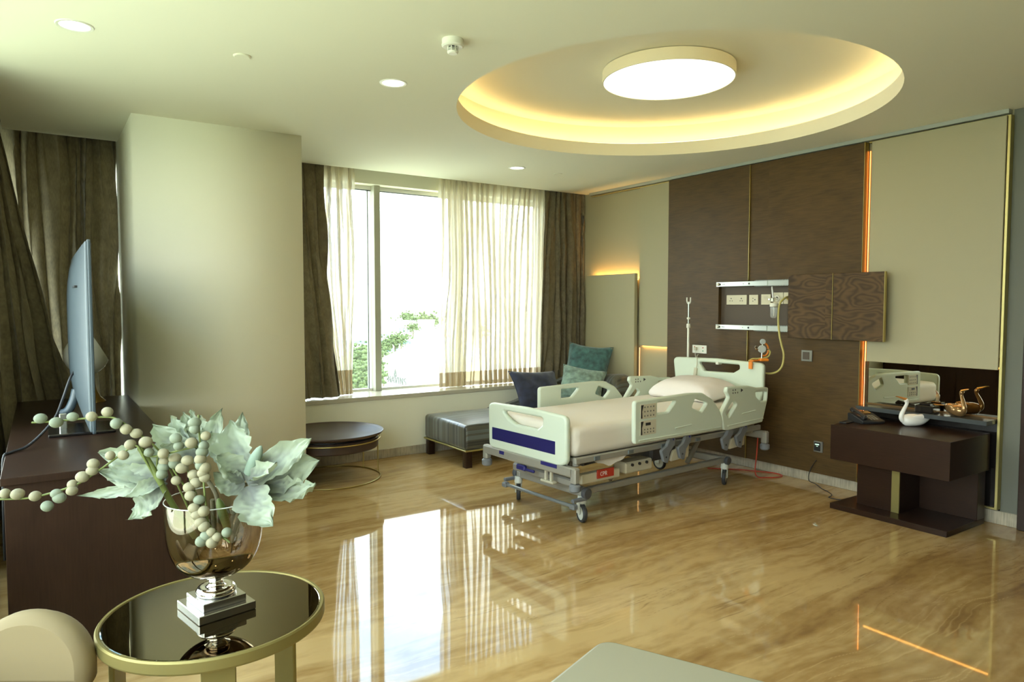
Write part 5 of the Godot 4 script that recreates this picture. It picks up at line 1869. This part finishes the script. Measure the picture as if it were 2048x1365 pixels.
# a plate on a wall that faces -x; z0..z1 and y0..y1 are its edges
func wall_plate(called: String, label: String, category: String, material: Material, x: float, z0: float, z1: float, y0: float, y1: float, group := "") -> Node3D:
	var t := thing(called, label, category, Vector3(x, 0, 0), 0, group)
	board("cover_plate", t, material, Vector3(-0.009, y0, z0), Vector3(0.0, y1, z1), 0.002)
	return t


func pin_holes(t: Node3D, z: float, y: float, turn: float) -> void:
	for k in 3:
		var a := TAU * k / 3.0 + turn
		var st := mb()
		cyl(st, Vector3.ZERO, 0.0055 if k == 0 else 0.0042, 0.0015, 10, 0.0, Transform3D(Basis(Vector3(0, 0, 1), Vector3(-1, 0, 0), Vector3(0, -1, 0)), Vector3(-0.0088, y + 0.014 * cos(a), z + 0.014 * sin(a))))
		obj("pin_hole", st, M.socket_hole, t)


func build_small_things() -> void:
	var out_x := Basis(Vector3(0, 0, 1), Vector3(-1, 0, 0), Vector3(0, -1, 0))   # lathe axis turned to -x
	var st: SurfaceTool
	var x := 5.189
	var t := wall_plate("double_socket", "cream double power socket at the left of the service recess", "socket", M.socket_cream, x, -4.19, -3.972, 1.449, 1.535, "sockets in the service recess")
	pin_holes(t, -4.138, 1.49, 0)
	pin_holes(t, -4.028, 1.49, 0)
	t = wall_plate("power_socket", "cream single power socket in the middle of the service recess", "socket", M.socket_cream, x, -3.946, -3.853, 1.449, 1.535, "sockets in the service recess")
	pin_holes(t, -3.898, 1.492, PI / 2)
	t = wall_plate("network_socket", "cream blank socket plate left of the gas outlets", "socket", M.socket_cream, x, -3.822, -3.728, 1.449, 1.538, "sockets in the service recess")
	board("port_cover", t, M.keypad, Vector3(-0.0105, 1.500, -3.795), Vector3(-0.009, 1.520, -3.755), 0.0005)
	t = wall_plate("gas_outlet", "cream gas outlet plate with a round black port", "gas outlet", M.socket_cream, x, -3.700, -3.606, 1.455, 1.552, "gas outlets")
	st = mb()
	lathe(st, [Vector2(0.010, 0.009), Vector2(0.026, 0.009), Vector2(0.026, 0.018), Vector2(0.012, 0.018)], Vector3.ZERO, 24, Transform3D(out_x, Vector3(0, 1.502, -3.660)), false)
	obj("collar", st, M.plastic_white, t)
	st = mb()
	cyl(st, Vector3(0, 0.009, 0), 0.014, 0.012, 20, 0.002, Transform3D(out_x, Vector3(0, 1.502, -3.660)))
	obj("port", st, M.black, t)
	t = wall_plate("gas_outlet", "cream gas outlet plate half hidden by the sliding board", "gas outlet", M.socket_cream, x, -3.601, -3.52, 1.455, 1.552, "gas outlets")
	st = mb()
	cyl(st, Vector3(0, 0.009, 0), 0.018, 0.02, 20, 0.003, Transform3D(out_x, Vector3(0, 1.505, -3.545)))
	obj("port", st, M.yellow_plug, t)
	# flowmeter with humidifier jar
	t = thing("flowmeter", "oxygen flowmeter with clear jar hanging in the service recess", "flowmeter", Vector3(5.10, 0, -3.637))
	st = mb()
	tube(st, [Vector3(0.0, 1.50, -0.005), Vector3(0.0, 1.60, -0.022)], [0.008, 0.0065], 12)
	obj("flow_tube", st, M.clear_tube, t)
	st = mb()
	bx(st, Vector3(0.0, 1.49, -0.008), Vector3(0.03, 0.035, 0.03), 0.004)
	obj("valve", st, M.chrome, t)
	st = mb()
	tube(st, [Vector3(0.01, 1.495, -0.01), Vector3(0.07, 1.50, -0.02)], 0.010, 12)
	obj("inlet", st, M.chrome, t)
	st = mb()
	cyl(st, Vector3(0, 1.485, -0.045), 0.011, 0.016, 14, 0.002)
	obj("knob", st, M.chrome, t)
	st = mb()
	cyl(st, Vector3(0, 1.430, 0), 0.034, 0.034, 26, 0.005)
	obj("jar_lid", st, M.plastic_white, t)
	st = mb()
	lathe(st, [Vector2(0.0, 1.335), Vector2(0.016, 1.337), Vector2(0.024, 1.345), Vector2(0.029, 1.36), Vector2(0.030, 1.43)], Vector3.ZERO, 26)
	obj("jar", st, M.clear_cup, t)
	st = mb()
	tube(st, [Vector3(0, 1.43, 0), Vector3(0, 1.352, 0)], 0.004, 8)
	obj("dip_tube", st, M.plastic_white, t)
	# yellow hose
	t = thing("suction_hose", "yellow hose looping from the gas outlet down behind the headboard", "hose", Vector3.ZERO)
	st = mb()
	tube(st, smooth_path([Vector3(5.16, 1.505, -3.545), Vector3(5.125, 1.512, -3.53), Vector3(5.07, 1.490, -3.530), Vector3(5.045, 1.445, -3.545), Vector3(5.04, 1.325, -3.549), Vector3(5.03, 1.20, -3.528), Vector3(5.03, 1.121, -3.507), Vector3(5.03, 1.041, -3.485), Vector3(5.015, 0.955, -3.485), Vector3(5.0, 0.905, -3.515), Vector3(4.985, 0.882, -3.568), Vector3(4.97, 0.885, -3.62), Vector3(4.965, 0.90, -3.68)], 5), 0.0085, 10)
	obj("tube", st, M.hose, t)
	# regulator hooked on the head board
	t = thing("suction_regulator", "suction regulator with two dials and orange strap on the headboard corner", "regulator", Vector3(4.905, 0, -3.602))
	var face_cam := Basis(Vector3(0.83, 0, 0.56), Vector3(0, 1, 0), Vector3(-0.56, 0, 0.83))
	var dial := face_cam * Basis(Vector3(1, 0, 0), Vector3(0, 0, 1), Vector3(0, -1, 0))
	st = mb()
	cyl(st, Vector3(0, -0.012, 0), 0.031, 0.024, 28, 0.003, Transform3D(dial, Vector3(0, 1.085, 0)))
	obj("gauge_dial", st, M.dial_grey, t)
	st = mb()
	cyl(st, Vector3(0, -0.01, 0), 0.022, 0.02, 24, 0.003, Transform3D(dial, Vector3(0.004, 1.146, 0.004)))
	obj("gauge_dial", st, M.dial_grey, t)
	st = mb()
	tube(st, [Vector3(0, 1.0, 0), Vector3(0.003, 1.14, 0.003)], 0.006, 10)
	tube(st, [Vector3(-0.045, 1.083, -0.030), Vector3(0.045, 1.083, 0.030)], 0.006, 10)
	obj("body", st, M.chrome, t)
	st = mb()
	cyl(st, Vector3(0, -0.008, 0), 0.013, 0.016, 16, 0.002, Transform3D(dial, Vector3(-0.040, 1.100, -0.027)))
	obj("knob", st, M.chrome, t)
	st = mb()
	var loop := []
	for k in 13:
		var a := -1.9 + 3.4 * k / 12.0
		loop.append(Vector3(0.02, 1.08, 0.012) + face_cam * Vector3(cos(a) * 0.036, sin(a) * 0.052, -0.015))
	tube(st, loop, 0.007, 8)
	obj("strap_loop", st, M.orange, t)
	st = mb()
	bx(st, Vector3(-0.045, 0.990, -0.035), Vector3(0.075, 0.012, 0.036), 0.003, Transform3D.IDENTITY)
	bx(st, Vector3(-0.070, 0.958, -0.055), Vector3(0.012, 0.075, 0.036), 0.003, Transform3D.IDENTITY)
	bx(st, Vector3(0.010, 0.998, 0.008), Vector3(0.07, 0.022, 0.07), 0.006, Transform3D(face_cam, Vector3.ZERO) * Transform3D(Basis.IDENTITY, Vector3.ZERO))
	obj("strap", st, M.orange, t)
	st = mb()
	tube(st, smooth_path([Vector3(0.045, 1.083, 0.030), Vector3(0.055, 1.06, 0.04), Vector3(0.035, 1.02, 0.03), Vector3(-0.02, 1.006, -0.02), Vector3(-0.055, 1.004, -0.05), Vector3(-0.08, 0.985, -0.066)], 5), 0.006, 8)
	obj("thin_tube", st, M.hose, t)
	# wall plates on the timber
	x = 5.149
	t = wall_plate("bed_socket", "white call-bell socket plate just above the headboard", "socket", M.plastic_white, x, -4.548, -4.378, 0.992, 1.068)
	st = mb()
	bx(st, Vector3(-0.018, 1.033, -4.50), Vector3(0.02, 0.03, 0.032), 0.004)
	obj("plug", st, M.keypad, t)
	for k in [[-4.42, 1.045, M.red_tag], [-4.42, 1.015, M.green_key], [-4.52, 1.05, M.red_tag]]:
		st = mb()
		bx(st, Vector3(-0.0095, k[1], k[0]), Vector3(0.003, 0.010, 0.012), 0.001)
		obj("key", st, k[2], t)
	st = mb()
	tube(st, smooth_path([Vector3(-0.02, 1.02, -4.50), Vector3(-0.028, 0.98, -4.495), Vector3(-0.024, 0.90, -4.48), Vector3(-0.03, 0.80, -4.46)], 4), 0.003, 6)
	obj("cord", st, M.plastic_white, t)
	x = 5.154
	t = wall_plate("light_switch", "square metal switch plate with dark key right of the headboard", "switch", M.steel_plate, x, -3.402, -3.306, 0.990, 1.080)
	board("rocker", t, M.service_back, Vector3(-0.012, 1.005, -3.388), Vector3(-0.009, 1.065, -3.330), 0.001)
	t = wall_plate("night_light", "small metal wall plate with a tiny green lit display near the floor", "night light", M.steel_plate, x, -3.275, -3.197, 0.266, 0.354)
	board("window_plate", t, M.black, Vector3(-0.0105, 0.276, -3.270), Vector3(-0.009, 0.344, -3.215), 0.0005)
	board("display_light", t, M.small_led, Vector3(-0.0115, 0.324, -3.262), Vector3(-0.0105, 0.332, -3.226), 0.0)
	board("display_light", t, M.small_led, Vector3(-0.0115, 0.312, -3.250), Vector3(-0.0105, 0.316, -3.236), 0.0)
	# cables on the floor
	t = thing("red_cable", "red mains cable looping on the floor at the head of the bed", "cable", Vector3.ZERO)
	st = mb()
	tube(st, smooth_path([Vector3(4.945, 0.34, -3.655), Vector3(4.94, 0.20, -3.66), Vector3(4.93, 0.06, -3.665), Vector3(4.95, 0.008, -3.65), Vector3(5.0, 0.006, -3.60), Vector3(5.08, 0.006, -3.555), Vector3(5.16, 0.006, -3.565), Vector3(5.185, 0.006, -3.63), Vector3(5.17, 0.006, -3.70), Vector3(5.12, 0.006, -3.78), Vector3(5.05, 0.006, -3.90), Vector3(4.95, 0.006, -4.0), Vector3(4.85, 0.006, -4.1)], 5), 0.005, 8)
	obj("lead", st, M.red_cable, t)
	t = thing("thin_cable", "thin dark cable trailing from the wall to the bedside unit", "cable", Vector3.ZERO)
	st = mb()
	tube(st, smooth_path([Vector3(5.148, 0.20, -3.25), Vector3(5.146, 0.11, -3.30), Vector3(5.16, 0.02, -3.32), Vector3(5.15, 0.004, -3.25), Vector3(5.05, 0.004, -3.13), Vector3(5.02, 0.004, -3.07), Vector3(4.95, 0.004, -2.99), Vector3(4.87, 0.004, -2.965), Vector3(4.885, 0.004, -2.88), Vector3(4.95, 0.004, -2.835), Vector3(5.06, 0.004, -2.85), Vector3(5.13, 0.05, -2.885), Vector3(5.16, 0.10, -2.89)], 5), 0.003, 6)
	obj("lead", st, M.black, t)
	# telephone on the bedside unit
	t = thing("telephone", "black desk telephone on the bedside unit", "telephone", Vector3(4.90, 0.607, -2.715), 62)
	st = mb()
	plate(st, PackedVector2Array([Vector2(-0.09, 0.0), Vector2(0.09, 0.0), Vector2(0.09, 0.055), Vector2(0.05, 0.058), Vector2(-0.09, 0.022)]), [], 0.17, 0.004, Transform3D(Basis.IDENTITY, Vector3(0, 0, -0.085)))
	obj("base", st, M.black, t)
	var slope := Basis(Vector3(0, 0, 1), 0.25)
	st = mb()
	bx(st, Vector3(0.0, 0.0, 0.0), Vector3(0.17, 0.022, 0.034), 0.009, Transform3D(slope, Vector3(-0.005, 0.072, -0.058)))
	for s in [-1.0, 1.0]:
		bx(st, Vector3(s * 0.07, -0.012, 0.0), Vector3(0.04, 0.026, 0.040), 0.009, Transform3D(slope, Vector3(-0.005, 0.072, -0.058)))
	obj("handset", st, M.black, t)
	for i in 4:
		for j in 3:
			st = mb()
			bx(st, Vector3(-0.065 + i * 0.022, 0.0, 0.0 + j * 0.022), Vector3(0.014, 0.006, 0.014), 0.001, Transform3D(slope, Vector3(0.0, 0.045, 0.0)))
			obj("key", st, M.key_grey, t)
	st = mb()
	bx(st, Vector3(0.055, 0.004, 0.022), Vector3(0.045, 0.005, 0.075), 0.001, Transform3D(slope, Vector3(0.0, 0.045, 0.0)))
	obj("display", st, M.bronze_glaze, t)
	st = mb()
	box2(st, Vector3(4.70, 0.6065, -2.80), Vector3(4.80, 0.618, -2.745), 0.003)
	tag(obj("notepad_holder", st, M.black), "thin black pad lying left of the telephone", "pad")
	st = mb()
	box2(st, Vector3(5.06, 0.6985, -2.46), Vector3(5.17, 0.750, -2.34), 0.006)
	t = thing("tissue_box", "black tissue box on the wall shelf behind the white swan", "box", Vector3.ZERO)
	obj("body", st, M.black_gloss, t)
	board("slot_lid", t, M.black_gloss, Vector3(5.085, 0.750, -2.44), Vector3(5.145, 0.762, -2.37), 0.003)
	swan("white glazed swan figurine with brown beak on the bedside unit", Vector3(5.02, 0.606, -2.44), -34, 1.38, M.ceramic, M.beak)
	swan("gold glazed swan figurine on the wall shelf", Vector3(5.115, 0.698, -2.215), 56, 1.3, M.bronze_glaze, M.gold)


func swan(label: String, at: Vector3, turn: float, k: float, body: Material, beak: Material) -> void:
	# local -x is forward
	var t := thing("swan_figurine", label, "figurine", at, turn, "swan figurines")
	var st := mb()
	st.set_smooth_group(1)
	var segs := 18
	var rings := []
	# body rings from breast to tail: x, centre y, half height, half width
	var ribs := [[-0.062, 0.030, 0.004, 0.004], [-0.057, 0.030, 0.018, 0.016], [-0.045, 0.030, 0.028, 0.026], [-0.025, 0.031, 0.031, 0.033], [0.0, 0.031, 0.031, 0.035], [0.025, 0.031, 0.028, 0.033], [0.045, 0.032, 0.022, 0.027], [0.062, 0.037, 0.015, 0.019], [0.078, 0.046, 0.008, 0.010], [0.086, 0.052, 0.002, 0.003]]
	for r in ribs:
		var ring := []
		for j in segs:
			var a: float = TAU * j / segs
			ring.append(Vector3(r[0], maxf(0.0, r[1] + sin(a) * r[2]), cos(a) * r[3]) * k)
		rings.append(ring)
	for i in rings.size() - 1:
		for j in segs:
			var j2 := (j + 1) % segs
			quad(st, rings[i][j], rings[i + 1][j], rings[i + 1][j2], rings[i][j2])
	st.set_smooth_group(-1)
	obj("body", st, body, t)
	st = mb()
	tube(st, smooth_path([Vector3(-0.040, 0.022, 0) * k, Vector3(-0.060, 0.034, 0) * k, Vector3(-0.064, 0.055, 0) * k, Vector3(-0.052, 0.085, 0) * k, Vector3(-0.040, 0.110, 0) * k, Vector3(-0.040, 0.126, 0) * k, Vector3(-0.048, 0.133, 0) * k], 4), [0.017, 0.0165, 0.016, 0.0155, 0.015, 0.0145, 0.014, 0.013, 0.0125, 0.012, 0.0115, 0.011, 0.0105, 0.010, 0.0095, 0.009, 0.009, 0.0095, 0.0105, 0.011, 0.011, 0.0115, 0.012, 0.011, 0.007].map(func(v): return v * k * 0.9), 14)
	obj("neck", st, body, t)
	st = mb()
	tube(st, smooth_path([Vector3(-0.042, 0.135, 0) * k, Vector3(-0.058, 0.140, 0) * k, Vector3(-0.080, 0.147, 0) * k, Vector3(-0.096, 0.150, 0) * k], 3), [0.0075, 0.007, 0.0065, 0.006, 0.005, 0.0045, 0.0035, 0.003, 0.0025, 0.0015].map(func(v): return v * k), 10)
	obj("beak", st, beak, t)
	for s in [-1.0, 1.0]:
		st = mb()
		ball(st, Vector3(0.012, 0.046, s * 0.024) * k, Vector3(0.040, 0.017, 0.010) * k, 16, 10, Basis(Vector3(0, 0, 1), 0.12))
		obj("wing", st, body, t)


# ---------------------------------------------------------------- the city beyond the glass

const RIGHT := Vector3(0.8288, 0, 0.5596)
const AWAY := Vector3(0.5596, 0, -0.8288)


func ahead(side: float, away: float, y: float) -> Vector3:
	return RIGHT * side + AWAY * away + Vector3(0, y, 0)


func build_city() -> void:
	var st := mb()
	box2(st, Vector3(-900, -34, -1500), Vector3(1500, -33, -60))
	var gr := struct("ground_city", st, M.city_ground)
	gr.set_meta("kind", "structure")
	# the near building with the sign
	var a := ahead(-11.0, 62.0, 0)
	var b := ahead(-8.2, 58.0, 0)
	var c := ahead(-4.6, 57.4, 0)
	var d := ahead(-3.0, 70.0, 0)
	var e := ahead(-9.5, 74.0, 0)
	var t := thing("sign_building", "white and yellow building with a dark wall sign below the window", "building", Vector3.ZERO)
	var up := Transform3D(Basis(Vector3(1, 0, 0), Vector3(0, 0, 1), Vector3(0, -1, 0)), Vector3(0, -3.6, 0))
	st = mb()
	plate(st, PackedVector2Array([Vector2(a.x, a.z), Vector2(b.x, b.z), Vector2(c.x, c.z), Vector2(d.x, d.z), Vector2(e.x, e.z)]), [], 29.4, 0.0, up)
	obj("wall", st, M.city_yellow, t)
	st = mb()
	var mid := (a + b + c + d + e) / 5.0
	var eave := []
	for p in [a, b, c, d, e]:
		eave.append(mid + (p - mid) * 1.12)
	var apex := ahead(-7.2, 66.0, -1.25)
	for k in 5:
		var p0: Vector3 = eave[k] + Vector3(0, -3.25, 0)
		var p1: Vector3 = eave[(k + 1) % 5] + Vector3(0, -3.25, 0)
		face(st, [p0, p1, apex], Vector3.UP)
		face(st, [p0, p1, p1 + Vector3(0, -0.35, 0), p0 + Vector3(0, -0.35, 0)], p0 - mid)
		face(st, [p0 + Vector3(0, -0.35, 0), p1 + Vector3(0, -0.35, 0), mid + Vector3(0, -3.6, 0)], Vector3.DOWN)
	obj("roof", st, M.city_roof, t)
	# pilaster at the corner and pale wall bays
	st = mb()
	bx(st, b + Vector3(0, -18, 0), Vector3(0.8, 29, 0.8))
	obj("pilaster", st, M.city_wall, t)
	for q in [[a, b, 0.06, 0.86], [b, c, 0.16, 0.98]]:
		st = mb()
		var dir: Vector3 = (q[1] - q[0])
		var nrm := dir.cross(Vector3.UP).normalized()
		if nrm.dot(q[0]) > 0.0:
			nrm = -nrm
		var l: Vector3 = q[0] + dir * q[2] + nrm * 0.05
		var r: Vector3 = q[0] + dir * q[3] + nrm * 0.05
		face(st, [l + Vector3(0, -4.15, 0), r + Vector3(0, -4.15, 0), r + Vector3(0, -14, 0), l + Vector3(0, -14, 0)], nrm)
		obj("bay_panel", st, M.city_wall, t)
		if q[0] == a:
			var bas := Basis(dir.normalized(), Vector3.UP, dir.normalized().cross(Vector3.UP))
			if bas.z.dot(nrm) < 0.0:
				bas = Basis(-dir.normalized(), Vector3.UP, -bas.z)
			wordmark("sign_letters", "NAVINS", 0.95, 0.05, M.sign_ink, t, Transform3D(bas.scaled_local(Vector3(1.12, 0.85, 1)), l.lerp(r, 0.44) + Vector3(0, -5.12, 0) + nrm * 0.1))
			st = mb()
			var lc := l.lerp(r, 0.36) + Vector3(0, -4.5, 0) + nrm * 0.08
			plate(st, rounded([[-0.26, -0.32, 0.1], [0.26, -0.32, 0.1], [0.20, 0.0, 0.1], [0.02, 0.40, 0.03], [-0.20, 0.0, 0.1]], 4), [circle(Vector2(0.04, -0.12), 0.09, 12)], 0.05, 0.0, Transform3D(bas, lc))
			obj("sign_emblem", st, M.sign_ink, t)
	# a long block with blue bands
	t = thing("banded_block", "long office block with blue bands beyond the trees", "building", Vector3.ZERO)
	var xf := Transform3D(Basis(RIGHT, Vector3.UP, -AWAY), ahead(-33.5, 150, 0))
	st = mb()
	bx(st, Vector3(3.2, -19.8, -6), Vector3(17.0, 27.0, 12.0), 0.0, xf)
	obj("wall", st, M.city_wall, t)
	for y in [-6.6, -8.3]:
		st = mb()
		bx(st, Vector3(3.2, y, 0.12), Vector3(17.2, 0.75, 0.4), 0.0, xf)
		obj("band", st, M.city_blue, t)
	for k in 11:
		st = mb()
		bx(st, Vector3(-4.2 + k * 1.5, -9.9, 0.05), Vector3(0.75, 0.7, 0.2), 0.0, xf)
		obj("window", st, M.city_window, t)
	# houses
	var g := RandomNumberGenerator.new()
	g.seed = 5
	var rows := [[115.0, 9], [190.0, 12], [290.0, 14], [430.0, 14]]
	for r in rows:
		for k in r[1]:
			var away: float = r[0] * g.randf_range(0.92, 1.15)
			var px: float = lerpf(-420.0, 110.0, (k + g.randf_range(0.4, 0.6)) / r[1])
			var side: float = px / 1400.0 * away
			var top: float = -g.randf_range(0.018, 0.075) * away
			if r[0] < 150.0:
				top = -g.randf_range(0.095, 0.14) * away
			var w: float = minf(g.randf_range(0.026, 0.05), 0.30 / float(r[1])) * away
			top = maxf(top, -26.0)
			t = thing("city_house", "small pale house in the bright hazy city beyond the window", "building", Vector3.ZERO, 0, "pale houses of the city")
			xf = Transform3D(Basis(RIGHT, Vector3.UP, -AWAY).rotated(Vector3.UP, g.randf_range(-0.5, 0.5)), ahead(side, away, 0))
			st = mb()
			bx(st, Vector3(0, (top - 33.0) * 0.5, 0), Vector3(w, top + 33.0, w * 0.8), 0.0, xf)
			obj("wall", st, M.city_wall if g.randf() < 0.6 else M.city_pink, t)
			st = mb()
			bx(st, Vector3(0, top + 0.006 * away * 0.3, 0), Vector3(w * 1.04, 0.004 * away, w * 0.84), 0.0, xf)
			obj("roof", st, M.city_roof, t)
			for q in 3:
				st = mb()
				bx(st, Vector3(w * (-0.3 + q * 0.3), top - 0.010 * away, w * 0.4), Vector3(w * 0.14, 0.007 * away, 0.05), 0.0, xf)
				obj("window", st, M.city_window, t)
	# trees
	var trees := [[722, 722, 95, 3.3, 0], [738, 708, 100, 3.2, 0], [712, 742, 90, 3.0, 0], [733, 752, 85, 3.0, 0], [715, 768, 80, 2.6, 0], [790, 682, 120, 2.2, 0], [802, 676, 125, 1.8, 0], [766, 694, 118, 2.0, 0], [850, 640, 330, 7.0, 1], [838, 645, 340, 6.0, 1], [826, 655, 260, 3.0, 1], [866, 643, 330, 5.0, 1], [815, 634, 420, 6.0, 1], [955, 660, 260, 5.0, 1], [690, 735, 95, 3.2, 0]]
	for k in trees.size():
		var q: Array = trees[k]
		var away: float = q[2]
		var y: float = 1.45 - (q[1] - 609.5) / 1400.0 * away
		t = thing("city_tree", "green tree crown standing between the near buildings" if q[4] == 0 else "hazy far tree among the pale houses", "tree", Vector3.ZERO, 0, "trees near the sign building" if q[4] == 0 else "far trees of the city")
		var mid2 := ahead((q[0] - 1024.0) / 1400.0 * away, away, y)
		st = mb()
		st.set_smooth_group(-1)
		for i in 260:
			var p: Vector3 = Vector3(g.randfn(), g.randfn() * 0.55, g.randfn()) * q[3] * 0.42
			ball(st, mid2 + p, Vector3(1, 0.6, 1) * q[3] * g.randf_range(0.05, 0.13), 5, 3, Basis(Vector3(1, 0.3, 0.2).normalized(), g.randf() * TAU))
		obj("crown", st, M.leaf, t)
		st = mb()
		tube(st, [Vector3(mid2.x, -33, mid2.z), mid2], q[3] * 0.08, 6)
		obj("trunk", st, M.stem_brown, t)
